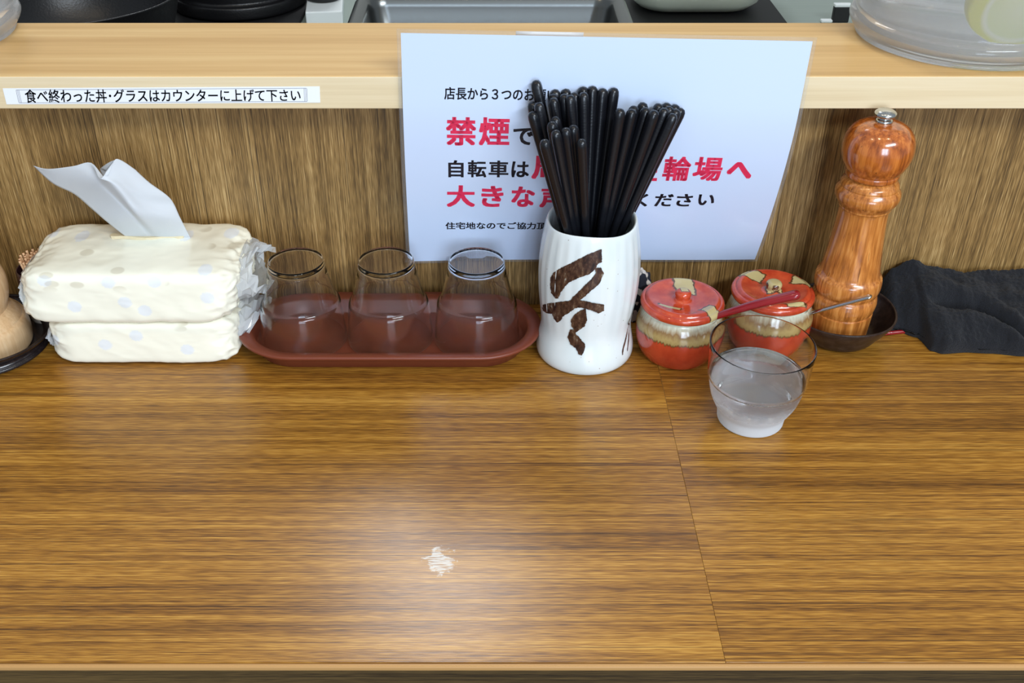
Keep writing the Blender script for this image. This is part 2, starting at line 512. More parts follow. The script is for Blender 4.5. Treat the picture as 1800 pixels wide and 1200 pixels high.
def proj(v):
    zc = v.y * _c - (v.z - H) * _s; yc = v.y * _s + (v.z - H) * _c
    return CX + F * v.x / zc, CY - F * yc / zc
def notice_uv(px, py):
    u, s = NW / 2, NH / 2
    for _ in range(12):
        q = proj(notice_raw(u, s)); qu = proj(notice_raw(u + 1e-4, s)); qs = proj(notice_raw(u, s + 1e-4))
        a, b, c, d = (qu[0] - q[0]) / 1e-4, (qs[0] - q[0]) / 1e-4, (qu[1] - q[1]) / 1e-4, (qs[1] - q[1]) / 1e-4
        ex, ey = px - q[0], py - q[1]; det = a * d - b * c
        u += (ex * d - ey * b) / det; s += (ey * a - ex * c) / det
    return u, s
def notice_text(body, x0, x1, yt, yb, mat, bold):
    """x extents measured along the middle of the line, yt/yb at its left end."""
    uv_, fs_ = text_mesh(body, bold)
    ym = (yt + yb) / 2
    u0, sm = notice_uv(x0, ym); u1, sm2 = notice_uv(x1, ym)
    _, s0 = notice_uv(x0, yt); _, s1 = notice_uv(x0, yb)
    pyobj('lettering', [notice(u0 + (u1 - u0) * a, s1 + (s0 - s1) * b, 0.00035) - TLp for a, b in uv_], fs_, M[mat], nb, False)
notice_text('店長から３つのお願い', 781, 979, 152.5, 174.5, 'ink', 0.020)
for ch, a, b, t, bo, m, bd in (
        ('禁', 784, 837, 205, 255, 'ink_red', .030), ('煙', 842, 896, 205.5, 255, 'ink_red', .030), ('で', 902, 938, 224, 254, 'ink', .027),
        ('自', 788, 815, 281, 311, 'ink', .027), ('転', 822, 855, 281, 311, 'ink', .027), ('車', 859, 894, 281.5, 311, 'ink', .027), ('は', 899, 930, 283, 311, 'ink', .027),
        ('周', 935, 986, 273, 314, 'ink_red', .034), ('駐', 1106, 1158, 274, 318, 'ink_red', .034), ('輪', 1166, 1214, 274, 317, 'ink_red', .030), ('場', 1219, 1270, 275, 317, 'ink_red', .030), ('へ', 1278, 1323, 284, 313, 'ink_red', .042),
        ('大', 785, 835, 325, 363, 'ink_red', .034), ('き', 846, 885, 326, 363, 'ink_red', .034), ('な', 899, 940, 327, 363, 'ink_red', .034), ('声', 949, 997, 328, 364, 'ink_red', .034),
        ('く', 1119, 1139, 340, 362, 'ink', .027), ('だ', 1151, 1183, 340, 362, 'ink', .027), ('さ', 1189, 1217, 340, 362, 'ink', .027), ('い', 1227, 1256, 341, 360, 'ink', .027)):
    notice_text(ch, a, b, t, bo, m, bd)
notice_text('住宅地なのでご協力頂', 783, 961, 390, 402.5, 'ink', 0.024)
# ------------------------------------------------------------------ tray with three upturned glasses
def stadium(L, Wd, n=20):
    """Outline of an oval tray: straight sides, rounded ends; L, Wd full sizes."""
    r = Wd / 2; h = max(L / 2 - r, 0.0)
    out = []
    for k in range(n + 1):
        a = -math.pi / 2 + math.pi * k / n
        out.append((h + r * math.cos(a), r * math.sin(a)))
    for k in range(n + 1):
        a = math.pi / 2 + math.pi * k / n
        out.append((-h + r * math.cos(a), r * math.sin(a)))
    return out
tray = thing('oval_tray', (-0.0845, 0.7265, 0), 'reddish brown oval tray under three upturned glasses', 'tray')
bm = bmesh.new()
prof = [(0.222, 0.0715, 0.0), (0.226, 0.0745, 0.0008), (0.2345, 0.082, 0.0125), (0.236, 0.083, 0.0140), (0.251, 0.0985, 0.0160), (0.2545, 0.101, 0.0172),
        (0.2545, 0.101, 0.0188), (0.2525, 0.0995, 0.0195), (0.2335, 0.0825, 0.0180), (0.2310, 0.0805, 0.0170), (0.2270, 0.0765, 0.0062), (0.2240, 0.0750, 0.0052)]
rings = [[bm.verts.new((a, b, z)) for a, b in stadium(L, Wd)] for L, Wd, z in prof]
n = len(rings[0])
for A, B in zip(rings, rings[1:]):
    for k in range(n): bm.faces.new((A[k], A[(k + 1) % n], B[(k + 1) % n], B[k]))
bm.faces.new(list(reversed(rings[0])))
bm.faces.new(rings[-1])
sharp(bmobj('tray_body', bm, M['tray'], tray), 60)

# stackable tumbler, drawn standing; closed shell of glass
GL_CUP = [(0.0200, 0.0), (0.0218, 0.0006), (0.0228, 0.0030), (0.0243, 0.0110), (0.0270, 0.0230), (0.0296, 0.0335), (0.0306, 0.0365), (0.0326, 0.0390), (0.0334, 0.0425), (0.0348, 0.0550), (0.0361, 0.0745)]
GL_WAT = [(0.0220, 0.0), (0.0243, 0.0006), (0.0252, 0.0030), (0.0262, 0.0100), (0.0288, 0.0150), (0.0326, 0.0235), (0.0348, 0.0330), (0.0353, 0.0380), (0.0367, 0.0400), (0.0374, 0.0500), (0.0385, 0.0690)]
def tumbler_bm(out, wall=0.0014, floor=0.0050, flip=False, foot_r=0.0016):
    inn = [(r - wall * (1.0 if z > 0.02 else 1.2), z) for r, z in out if z > floor + 0.002]
    top_r, top_z = out[-1]
    rim = [(top_r - wall / 2 + wall / 2 * math.cos(a), top_z + wall / 2 * math.sin(a)) for a in [math.pi * k / 9 for k in range(1, 9)]]
    r_in = inn[0][0]
    r0, z0 = out[2]
    foot = [(r0 - foot_r + foot_r * math.sin(a) - 0.0001, foot_r - foot_r * math.cos(a)) for a in [math.pi / 2 * k / 7 for k in range(0, 7)]]
    pr = [(0.0, 0.0), (foot[0][0] * 0.5, 0.0), (foot[0][0] - 0.0006, 0.0)] + foot + [(q.x, q.y) for q in spline(out[2:], 3)] + rim
    n_out = len(pr)
    fl = [(r_in - 0.0022 + 0.0022 * math.cos(a), floor + 0.0022 - 0.0022 * math.sin(a)) for a in [math.pi / 2 * k / 6 for k in range(1, 7)]]
    pr += [(q.x, q.y) for q in spline(list(reversed(inn)), 3)] + fl + [(fl[-1][0] * 0.9, floor), (fl[-1][0] * 0.5, floor), (0.0, floor)]
    if flip:
        top = max(z for _, z in pr); pr = [(r, top - z) for r, z in pr]
    bm = lathe(pr, 96)
    bm.faces.ensure_lookup_table()
    for i, f in enumerate(bm.faces):
        f.material_index = 0 if i < 96 * (n_out - 1) else 1
    return bm
cup_lab = ['upturned clear glass nearest the tissue packs on the oval tray', 'middle one of the three upturned clear glasses on the oval tray', 'upturned clear glass in front of the notice on the oval tray']
proto = None
for (cx_, cy_), lab in zip(((-0.1575, 0.7258), (-0.0846, 0.7270), (-0.0112, 0.7262)), cup_lab):
    if proto is None:
        proto = bmobj('drinking_glass', tumbler_bm(GL_CUP, flip=True), [M['glass'], M['glass']])
        o = proto
    else:
        o = proto.copy(); link(o)
    o.location = (cx_, cy_, 0.0054)
    o.rotation_euler = (0, 0, random.uniform(0, 6))
    tag(o, lab, 'glass', 'upturned glasses on the oval tray')

# ------------------------------------------------------------------ glass of iced water
def frosted_glass():
    x = NT('misted_glass')
    x.set(Base_Color=(1, 1, 1), Transmission_Weight=1.0, IOR=1.26)
    z = x.sep()[2]
    nz = x.noise((140, 140, 90), (0, 0, 0), 3, 0.6)
    zz = x.math('ADD', z, x.math('MULTIPLY', x.math('SUBTRACT', nz, 0.5), 0.008))
    lo = x.math('SUBTRACT', 1.0, x.smooth(zz, 0.010, 0.036))
    x.set(Roughness=x.math('MULTIPLY', lo, 0.35))
    d = x.n('ShaderNodeBsdfTranslucent'); d.inputs[0].default_value = (0.90, 0.93, 0.95, 1)
    d2 = x.n('ShaderNodeBsdfDiffuse'); d2.inputs[0].default_value = (0.90, 0.93, 0.95, 1)
    a = x.n('ShaderNodeMixShader'); a.inputs[0].default_value = 0.72
    x.l(d.outputs[0], a.inputs[1]); x.l(d2.outputs[0], a.inputs[2])
    mx = x.n('ShaderNodeMixShader')
    x.l(x.math('MULTIPLY', lo, 0.82), mx.inputs[0]); x.l(x.b.outputs[0], mx.inputs[1]); x.l(a.outputs[0], mx.inputs[2]); x.l(mx.outputs[0], x.out.inputs[0])
    return x.m
M['misted'] = frosted_glass()
WG = (0.1998, 0.6235)
wg = thing('water_glass', (WG[0], WG[1], 0.0002), 'misted drinking glass half full of water in front of the red jars', 'glass')
bmobj('glass_body', tumbler_bm(GL_WAT, 0.0013, 0.0060), [M['misted'], M['glass_thin']], wg)
wl = 0.0420
wp = [(r - 0.0013 * (1.0 if z > 0.02 else 1.2) + 0.0002, z) for r, z in GL_WAT if 0.008 < z < wl - 0.003]
bmobj('water', lathe([(0.0, 0.0056), (0.0205, 0.0058), (0.0224, 0.0064), (0.0234, 0.0078)] + [(q.x, q.y) for q in spline(wp, 3)] + [(0.0356, wl - 0.0006), (0.0353, wl), (0.0, wl - 0.0002)], 80), M['water'], wg)

# ------------------------------------------------------------------ chopstick holder
def holder_mat():
    x = NT('white_speckled_glaze')
    v = x.n('ShaderNodeTexVoronoi', feature='F1'); v.inputs['Scale'].default_value = 1.0
    x.l(x.mapped((150, 150, 150)), v.inputs['Vector'])
    dots = x.math('SUBTRACT', 1.0, x.smooth(v.outputs['Distance'], 0.045, 0.085))
    pick = x.smooth(x.noise((45, 45, 45), (3, 3, 3), 1, 0.5), 0.44, 0.52)
    tone = x.ramp(x.noise((30, 30, 14), (0, 0, 0), 3, 0.5), [(0.3, srgb(216, 226, 226)), (0.7, srgb(234, 239, 238))])
    c = x.mix(x.math('MULTIPLY', x.math('MULTIPLY', dots, pick), 0.75), tone, srgb(120, 92, 60))
    x.set(Base_Color=c, Roughness=0.18, Coat_Weight=0.5)
    return x.m
M['holder'] = holder_mat()
def brush_mat():
    x = NT('brown_brush_glaze')
    n1 = x.noise((260, 260, 120), (0, 0, 0), 4, 0.65)
    c = x.ramp(n1, [(0.36, srgb(40, 27, 24)), (0.5, srgb(70, 46, 36)), (0.62, srgb(98, 74, 56)), (0.72, srgb(168, 166, 154))])
    x.set(Base_Color=c, Roughness=0.25)
    return x.m
M['brush'] = brush_mat()
HC = Vector((0.0790, 0.7155, 0.0))
HZ = 1.055
HP = [(r, z * HZ) for r, z in [(0.0360, 0.0), (0.0385, 0.0012), (0.0400, 0.005), (0.0398, 0.011), (0.0382, 0.019), (0.0369, 0.026), (0.0367, 0.033), (0.0378, 0.043), (0.0392, 0.056), (0.0399, 0.069),
      (0.0400, 0.080), (0.0391, 0.093), (0.0376, 0.104), (0.0361, 0.1125), (0.0348, 0.1172), (0.0337, 0.1180)]]
HI = [(r, z * HZ) for r, z in [(0.0325, 0.1165), (0.0322, 0.112), (0.0334, 0.100), (0.0350, 0.080), (0.0340, 0.05), (0.0320, 0.012), (0.0300, 0.008), (0.0, 0.0075)]]
def hr(z):
    for (r0, z0), (r1, z1) in zip(HP, HP[1:]):
        if z0 <= z <= z1: return r0 + (r1 - r0) * (z - z0) / max(z1 - z0, 1e-9)
    return HP[-1][0]
def hwob(r, z, a):
    k = max(0.0, min(1.0, (z - 0.03) / 0.03)) * max(0.0, min(1.0, (0.1245 - z) / 0.01))
    lip = max(0.0, (z - 0.106) / 0.018)
    return r + k * 0.00035 * math.sin(a * 26) + 0.0004 * math.sin(a * 2 + 1) , z + lip * 0.0012 * math.sin(a * 3 + 0.5)
hol = thing('chopstick_holder', HC, 'white speckled ceramic holder with a brown brushed character, full of black chopsticks', 'chopstick holder')
bmobj('holder_body', lathe([(q.x, q.y) for q in spline(HP + HI[:-1], 3)] + [HI[-1]], 96, hwob), M['holder'], hol)
def holder_hit(px, py):
    """First meeting of a sight line with the holder wall, as a point local to the holder."""
    r = ray(px, py); o = Vector((0, 0, H))
    t0, t1 = 0.5, 0.9
    f = lambda t: math.hypot(o.x + r.x * t - HC.x, o.y + r.y * t - HC.y) - (hr(max(0, min(.1245, o.z + r.z * t))) + 0.0006)
    t = t0
    while t < 1.2 and f(t) > 0: t += 0.0005
    lo, hi = t - 0.0005, t
    for _ in range(18):
        m = (lo + hi) / 2
        if f(m) > 0: lo = m
        else: hi = m
    return o + r * lo - HC
def resample(poly, step, jit):
    out = []
    for a, b in zip(poly, poly[1:] + poly[:1]):
        L = math.hypot(b[0] - a[0], b[1] - a[1]); k = max(1, int(L / step))
        for i in range(k):
            t = i / k
            out.append((a[0] + (b[0] - a[0]) * t + random.uniform(-jit, jit), a[1] + (b[1] - a[1]) * t + random.uniform(-jit, jit)))
    return out
def inside(p, poly):
    c = False
    for (x0, y0), (x1, y1) in zip(poly, poly[1:] + poly[:1]):
        if (y0 > p[1]) != (y1 > p[1]) and p[0] < (x1 - x0) * (p[1] - y0) / (y1 - y0) + x0: c = not c
    return c
def patch(poly, hit, step, jit, grid):
    """Flat outline cut into small triangles and laid on a curved wall."""
    ol = resample(poly, step, jit)
    vs_ = [Vector(p) for p in ol]; es = [(i, (i + 1) % len(ol)) for i in range(len(ol))]
    x0, x1 = min(p[0] for p in ol), max(p[0] for p in ol); y0, y1 = min(p[1] for p in ol), max(p[1] for p in ol)
    gx = x0 + grid / 2
    while gx < x1:
        gy = y0 + grid / 2
        while gy < y1:
            if inside((gx, gy), ol): vs_.append(Vector((gx, gy)))
            gy += grid
        gx += grid
    v2, _, f2, *_r = geometry.delaunay_2d_cdt(vs_, es, [], 1, 1e-5)
    return [hit(p.x, p.y) for p in v2], [tuple(f) for f in f2]
def c6(pts): return [(900 + a / 4, 380 + b / 4) for a, b in pts]
STROKES = [
    [(632, 232), (590, 246), (545, 264), (470, 300), (395, 340), (350, 360), (292, 394), (272, 432), (268, 490), (276, 540), (300, 576), (326, 580), (340, 540), (375, 490), (402, 465), (432, 450), (490, 426), (545, 408), (585, 372), (600, 340), (632, 322)],
    [(585, 366), (625, 360), (645, 402), (620, 470), (562, 520), (492, 582), (470, 598), (402, 600), (432, 565), (500, 500), (560, 440), (590, 402)],
    [(210, 640), (216, 620), (300, 605), (400, 594), (480, 590), (540, 600), (580, 612), (648, 620), (648, 665), (610, 682), (560, 664), (520, 650), (470, 640), (440, 650), (400, 680), (360, 702), (345, 730), (318, 748), (292, 720), (282, 686), (240, 680), (216, 664)],
    [(440, 690), (480, 662), (520, 650), (528, 730), (510, 775), (475, 800), (440, 822), (432, 790), (418, 775), (415, 730)],
    [(410, 795), (440, 800), (452, 830), (480, 860), (515, 900), (510, 940), (490, 980), (468, 968), (450, 930), (410, 900), (390, 850)]]
for st in STROKES:
    v_, f_ = patch(c6(st), holder_hit, 1.6, 0.55, 3.0)
    pyobj('brush_stroke', v_, f_, M['brush'], hol)['label'] = 'brown brush stroke of the character'
def on_holder(a, z): rr = hr(z) + 0.0007; return Vector((rr * math.cos(a), rr * math.sin(a), z))
def thin_stroke(pts, wd):
    """Short painted line on the side wall: (angle in degrees, height) points."""
    P = spline([(R(a), z) for a, z in pts], 5); vs_, fs_ = [], []
    for i, q in enumerate(P):
        d = P[min(i + 1, len(P) - 1)] - P[max(i - 1, 0)]; d = Vector((d.x * 0.038, d.y)).normalized()
        ww = wd * (0.35 + 0.65 * math.sin(math.pi * (i + .5) / len(P))) * random.uniform(0.7, 1.2)
        vs_ += [on_holder(q.x - d.y * ww / 0.038, q.y + d.x * ww), on_holder(q.x + d.y * ww / 0.038, q.y - d.x * ww)]
        if i: k = 2 * i; fs_.append((k - 2, k - 1, k + 1, k))
    pyobj('brush_line', vs_, fs_, M['brush'], hol)['label'] = 'thin painted line on the side'
for pts, wd in (([(-22, .051), (-24, .046), (-31, .040), (-26, .036), (-31, .033)], .0007), ([(-29, .033), (-33, .027), (-42, .019), (-44, .014)], .0008), ([(-23, .030), (-27, .023), (-34, .014)], .0007),
                ([(-2, .092), (-6, .083), (-1, .076), (-8, .067), (-10, .058)], .0010)):
    thin_stroke(pts, wd)

# ------------------------------------------------------------------ chopsticks
def black_lacquer():
    x = NT('black_chopstick_lacquer')
    x.set(Base_Color=srgb(17, 18, 23), Roughness=0.30)
    n1 = x.noise((220, 220, 700), (0, 0, 0), 2, 0.5)
    x.bump(n1, 0.16, 0.0006)
    return x.m
M['lacquer'] = black_lacquer()
CL = 0.225
def stick_mesh(square):
    bm = bmesh.new(); seg = 16; rings = []
    hs = [0.0, 0.002, 0.06, 0.13, 0.18, 0.212, 0.2195, 0.2225, 0.2243, 0.225]
    rs = [0.0009, 0.0013, 0.0021, 0.0029, 0.0035, 0.00385, 0.0039, 0.0035, 0.0024, 0.0006]
    for h, r in zip(hs, rs):
        ring = []
        for k in range(seg):
            a = 2 * math.pi * k / seg
            ex = 5.0 if square else 2.6
            ca, sa = abs(math.cos(a)), abs(math.sin(a))
            q = 1 / ((ca ** ex + sa ** ex) ** (1 / ex))
            ring.append(bm.verts.new((r * q * math.cos(a), r * q * math.sin(a), h)))
        rings.append(ring)
    for A, B in zip(rings, rings[1:]):
        for k in range(seg): bm.faces.new((A[k], A[(k + 1) % seg], B[(k + 1) % seg], B[k]))
    bm.faces.new(list(reversed(rings[0]))); bm.faces.new(rings[-1])
    me = bpy.data.meshes.new('chopstick'); bm.to_mesh(me); bm.free()
    me.materials.append(M['lacquer']); me.polygons.foreach_set('use_smooth', [True] * len(me.polygons))
    return me
ME_R, ME_S = stick_mesh(False), stick_mesh(True)
# tops as seen (photo x, y) and the distance of each top from the camera plane of the panel
TIPS = [(941, 141, .735, 1), (934, 179, .728, 0), (946, 180, .715, 0), (935, 196, .712, 0), (975, 157, .740, 0), (972, 165, .731, 0), (972, 172, .722, 0), (994, 156, .740, 0),
        (991, 165, .729, 0), (1002, 167, .722, 0), (1010, 162, .732, 0), (1025, 152, .738, 0), (1026, 162, .727, 0), (1042, 151, .739, 0), (1060, 155, .737, 0), (1080, 154, .738, 0),
        (975, 205, .705, 0), (969, 214, .698, 0), (976, 229, .690, 0), (994, 225, .692, 0), (1007, 220, .697, 0), (956, 246, .681, 0), (1022, 245, .684, 0), (1091, 191, .708, 0),
        (1116, 186, .722, 0), (1112, 192, .713, 0), (1132, 180, .731, 0), (1137, 189, .721, 0), (1152, 194, .712, 0), (1160, 182, .733, 0), (1170, 190, .722, 0), (1175, 181, .737, 0),
        (1179, 187, .729, 0), (1190, 184, .737, 0), (1191, 192, .727, 0), (1199, 190, .734, 0), (1185, 200, .716, 0)]
ORD = ['first', 'second', 'third', 'fourth', 'fifth', 'sixth', 'seventh', 'eighth', 'ninth', 'tenth', 'eleventh', 'twelfth', 'thirteenth', 'fourteenth']
CLUSTERS = [([0], 'tallest black chopstick, square-ended, sticking up at the left of the holder'), ([1, 3, 2], '%s tip from the left in the left-leaning trio of black chopsticks'),
            ([5, 6, 4, 8, 7, 9, 10, 11, 12, 13, 14, 15], '%s tip from the left in the upright back row of black chopsticks'),
            ([21, 17, 16, 18, 19, 20, 22], '%s tip from the left among the short-looking black chopsticks in front'),
            ([23, 25, 24, 26, 27, 28, 29, 30, 31, 32, 36, 33, 34, 35], '%s tip from the left in the right-leaning sheaf of black chopsticks')]
SPECIAL = {i: (lab % ORD[k] if '%s' in lab else lab) for ids, lab in CLUSTERS for k, i in enumerate(ids)}
for i, (px, py, yd, sq) in enumerate(TIPS):
    tip = at_y(px, py, yd)
    t = Vector((tip.x - HC.x, tip.y - HC.y))
    base = Vector((HC.x - 0.17 * t.x - 0.10 * t.y, HC.y - 0.17 * t.y + 0.10 * t.x, 0.0))
    dv2 = (tip.x - base.x) ** 2 + (tip.y - base.y) ** 2
    d = Vector((tip.x - base.x, tip.y - base.y, 0))
    zb = tip.z - math.sqrt(max(CL * CL - dv2, 1e-6))
    base.z = max(zb, 0.0085)
    ax = (tip - base).normalized()
    o = bpy.data.objects.new('chopstick', ME_S if sq else ME_R)
    spin = Matrix.Rotation(random.uniform(0, 6.28) if not sq else R(20), 4, 'Z')
    o.matrix_world = Matrix.Translation(tip - ax * CL) @ ax.to_track_quat('Z', 'Y').to_matrix().to_4x4() @ spin
    link(o)
    tag(o, SPECIAL[i], 'chopstick', 'chopsticks in the white holder')

# ------------------------------------------------------------------ lidded condiment jars
def jar_mat():
    x = NT('two_tone_jar_glaze')
    X, Y, Z = x.sep()
    ang = x.n('ShaderNodeMath', operation='ARCTAN2'); x.l(Y, ang.inputs[0]); x.l(X, ang.inputs[1])
    cb = x.n('ShaderNodeCombineXYZ'); x.l(ang.outputs[0], cb.inputs[0]); x.l(x.math('MULTIPLY', Z, 20.0), cb.inputs[1])
    drip = x.noise((26, 1.2, 1), (0, 0, 0), 3, 0.75, src=cb.outputs[0])
    wave = x.noise((2.2, 0, 1), (4, 0, 0), 1, 0.5, src=cb.outputs[0])
    zz = x.math('ADD', Z, x.math('ADD', x.math('MULTIPLY', x.math('SUBTRACT', drip, 0.5), 0.0070), x.math('MULTIPLY', x.math('SUBTRACT', wave, 0.5), 0.003)))
    mott = x.noise((14, 6, 1), (1, 0, 0), 4, 0.6, src=cb.outputs[0])
    up = x.math('ADD', Z, x.math('MULTIPLY', x.math('SUBTRACT', mott, 0.5), 0.008))
    ochre = x.ramp(x.math('MULTIPLY', up, 16.0), [(0.42, srgb(146, 124, 72)), (0.52, srgb(172, 148, 94)), (0.60, srgb(136, 102, 60)), (0.70, srgb(208, 210, 188))])
    red = x.ramp(x.noise((60, 60, 60), (0, 0, 0), 3, 0.6), [(0.35, srgb(166, 50, 26)), (0.65, srgb(188, 66, 36))])
    c = x.mix(x.smooth(zz, 0.0280, 0.0284), red, ochre)
    edge = x.math('MULTIPLY', x.smooth(zz, 0.0270, 0.0280), x.math('SUBTRACT', 1.0, x.smooth(zz, 0.0286, 0.0298)))
    c = x.mix(x.math('MULTIPLY', edge, 0.75), c, srgb(92, 58, 26))
    x.set(Base_Color=c, Roughness=0.17, Coat_Weight=0.6)
    return x.m
M['jar'] = jar_mat()
def lid_mat(name, patches):
    x = NT(name)
    base = x.ramp(x.noise((90, 90, 90), (0, 0, 0), 3, 0.6), [(0.35, srgb(176, 54, 28)), (0.65, srgb(200, 78, 42))])
    nn = x.noise((190, 190, 190), (5, 0, 0), 3, 0.65)
    for (cx_, cy_, rx, ry, rot) in patches:
        g = x.n('ShaderNodeVectorMath', operation='LENGTH')
        cs, sn = math.cos(R(rot)), math.sin(R(rot))
        X, Y, Z = x.sep()
        dx = x.math('SUBTRACT', X, cx_); dy = x.math('SUBTRACT', Y, cy_)
        u = x.math('DIVIDE', x.math('ADD', x.math('MULTIPLY', dx, cs), x.math('MULTIPLY', dy, sn)), rx)
        v = x.math('DIVIDE', x.math('SUBTRACT', x.math('MULTIPLY', dy, cs), x.math('MULTIPLY', dx, sn)), ry)
        d = x.math('MAXIMUM', x.math('ABSOLUTE', u), x.math('ABSOLUTE', v))
        d = x.math('ADD', d, x.math('MULTIPLY', x.math('SUBTRACT', nn, 0.5), 0.8))
        base = x.mix(x.math('SUBTRACT', 1.0, x.smooth(d, 1.10, 1.22)), base, srgb(84, 52, 26))
        base = x.mix(x.math('SUBTRACT', 1.0, x.smooth(d, 0.92, 1.0)), base, srgb(188, 172, 120))
    x.set(Base_Color=base, Roughness=0.17, Coat_Weight=0.6)
    return x.m
LID1 = [(0.004, 0.021, 0.0075, 0.014, 0), (0.0195, -0.021, 0.0055, 0.0075, 35), (-0.012, -0.0125, 0.009, 0.0017, -18), (0.001, 0.001, 0.003, 0.003, 0)]
LID2 = [(-0.013, 0.021, 0.009, 0.006, -30), (0.026, 0.010, 0.008, 0.005, -30), (0.0, 0.0, 0.006, 0.006, 0), (0.012, -0.026, 0.008, 0.002, 10)]
JP = [(0.0, 0.0004), (0.0268, 0.0), (0.0288, 0.0012), (0.0318, 0.006), (0.0345, 0.0135), (0.0358, 0.0215), (0.0357, 0.029), (0.0345, 0.0355), (0.0325, 0.0405), (0.0308, 0.0432), (0.0304, 0.0450), (0.0296, 0.0458),
      (0.0284, 0.0450), (0.0282, 0.042), (0.0300, 0.036), (0.0318, 0.025), (0.0295, 0.010), (0.0240, 0.006), (0.0, 0.0055)]
LP = [(0.0, 0.0440), (0.0275, 0.0440), (0.0279, 0.0459), (0.0322, 0.0462), (0.0338, 0.0476), (0.0340, 0.0498), (0.0333, 0.0514), (0.0318, 0.0524), (0.0306, 0.0524), (0.0298, 0.0534), (0.0278, 0.0545), (0.0255, 0.0541), (0.0200, 0.0522), (0.0130, 0.0512), (0.0085, 0.0514), (0.0064, 0.0530)]
KP = [(0.0062, 0.0522), (0.0062, 0.0545), (0.0066, 0.0562), (0.0062, 0.0582), (0.0046, 0.0596), (0.0024, 0.0601), (0.0, 0.0602)]
def jar(loc, lab, patches, notch, nm, spin=0.0):
    t = thing('condiment_jar', loc, lab, 'jar', 'lidded red jars')
    def nf(r, z, a):
        da = abs((a - notch + math.pi) % (2 * math.pi) - math.pi)
        if z > 0.0425 and da < 0.16 and r > 0.027: return r, z - 0.0035 * (1 - da / 0.16)
        return r, z
    b = bmobj('jar_body', lathe([JP[0]] + [(q.x, q.y) for q in spline(JP[1:-1], 3)] + [JP[-1]], 96, nf), M['jar'], t)
    b.rotation_euler = (0, 0, spin)
    lm = lid_mat(nm, patches)
    ld = bmobj('lid', lathe([LP[0]] + [(q.x, q.y) for q in spline(LP[1:], 3)], 80), lm, t)
    bmobj('knob', lathe([(q.x, q.y) for q in spline(KP, 3)][:-1] + [KP[-1]], 40), lm, ld)
    return t
J1, J2 = Vector((0.1565, 0.7135, 0)), Vector((0.2335, 0.7280, 0))
jar(J1, 'red lidded jar beside the chopstick holder, red spoon handle poking out', LID1, R(-42), 'red_lid_glaze')
jar(J2, 'red lidded jar with a pale knob behind the water glass', LID2, R(-35), 'red_lid_glaze_pale_knob', 0.0)

def spoon(name, pts, r0, r1, flat, mat, lab, n=6):
    P = spline(pts, n)
    path, rad = round_ends(P, r0, r1, 5)
    o = bmobj(name, tube_bm(path, rad, 16, flat), mat)
    return tag(o, lab, 'spoon')
def lift(v, dz=0.0): return (v.x, v.y, v.z + dz)
a0 = at_y(1250, 559, 0.694); a1 = at_y(1320, 537, 0.686); a2 = at_y(1397, 518.5, 0.680)
d0 = (a1 - a0).normalized()
spoon('red_spoon', [lift(a0 - d0 * 0.012, -0.003), lift(a0), lift(a1), lift(a2)], 0.0020, 0.0046, (1.1, 0.85), M['red_lacquer'], 'dark red lacquered spoon handle resting out of the left red jar')
b0 = at_y(1417, 553, 0.712); b1 = at_y(1475, 536, 0.703); b2 = at_y(1527, 521.5, 0.695)
d0 = (b1 - b0).normalized()
spoon('steel_spoon', [lift(b0 - d0 * 0.012, -0.003), lift(b0), lift(b1), lift(b2)], 0.0010, 0.0026, (1.25, 0.62), M['steel'], 'thin steel spoon handle poking out of the jar toward the pepper mill')
#PART3
# ------------------------------------------------------------------ big pepper mill in its dish
def dish(name, loc, lab, rim, depth, foot, mat):
    pr = [(0.0, 0.0014), (foot * 0.8, 0.0014), (foot * 0.9, 0.0), (foot, 0.0), (foot * 1.16, 0.003), (rim * 0.80, depth * 0.40), (rim * 0.95, depth * 0.78), (rim, depth * 0.965), (rim * 0.995, depth), (rim * 0.962, depth * 0.995),
          (rim * 0.93, depth * 0.84), (rim * 0.78, depth * 0.45), (foot * 1.1, 0.0055), (foot * 0.8, 0.0046), (0.0, 0.0045)]
    def wob(r, z, a): return r * (1 + 0.012 * math.sin(2 * a + 0.6)), z + (0.0007 * math.sin(3 * a) if z > depth * .5 else 0)
    sm = [pr[0]] + [(q.x, q.y) for q in spline(pr[1:-1], 3)] + [pr[-1]]
    o = bmobj(name, lathe(sm, 80, wob), mat, loc=loc)
    return tag(o, lab, 'dish')
dish('shallow_dish', (0.2985, 0.7385, 0), 'dark brown clay dish under the tall pepper mill', 0.0445, 0.0270, 0.0265, M['dark_clay'])
ML = Vector((0.2945, 0.7310, 0.0052))
mill = thing('pepper_mill', ML, 'tall varnished reddish wood pepper mill with a steel knob', 'pepper mill')
k_ = 1.0
def turned(pr, seg=72, n=4): return lathe([pr[0]] + [(q.x, q.y) for q in spline(pr[1:-1], n)] + [pr[-1]], seg)
body = [(0.0, 0.0), (0.0232, 0.0), (0.0238, 0.0008), (0.0247, 0.0150), (0.0252, 0.0262), (0.0250, 0.0272), (0.0243, 0.0276), (0.0252, 0.0300), (0.0262, 0.0345), (0.0264, 0.0385), (0.0256, 0.0425), (0.0244, 0.0448),
        (0.0256, 0.0470), (0.0266, 0.0510), (0.0268, 0.0555), (0.0262, 0.0600), (0.0246, 0.0622), (0.0234, 0.0650), (0.0221, 0.0760), (0.0205, 0.0930), (0.0194, 0.1080), (0.0190, 0.1180), (0.0195, 0.1215), (0.0202, 0.1225),
        (0.0204, 0.1240), (0.0214, 0.1256), (0.0240, 0.1295), (0.0249, 0.1330), (0.0246, 0.1362), (0.0228, 0.1392), (0.0221, 0.1402), (0.0222, 0.1412), (0.0212, 0.1440), (0.0182, 0.1468), (0.0166, 0.1480), (0.0, 0.1480)]
bmobj('mill_body', turned([(r, z * k_) for r, z in body]), M['mill_wood'], mill)
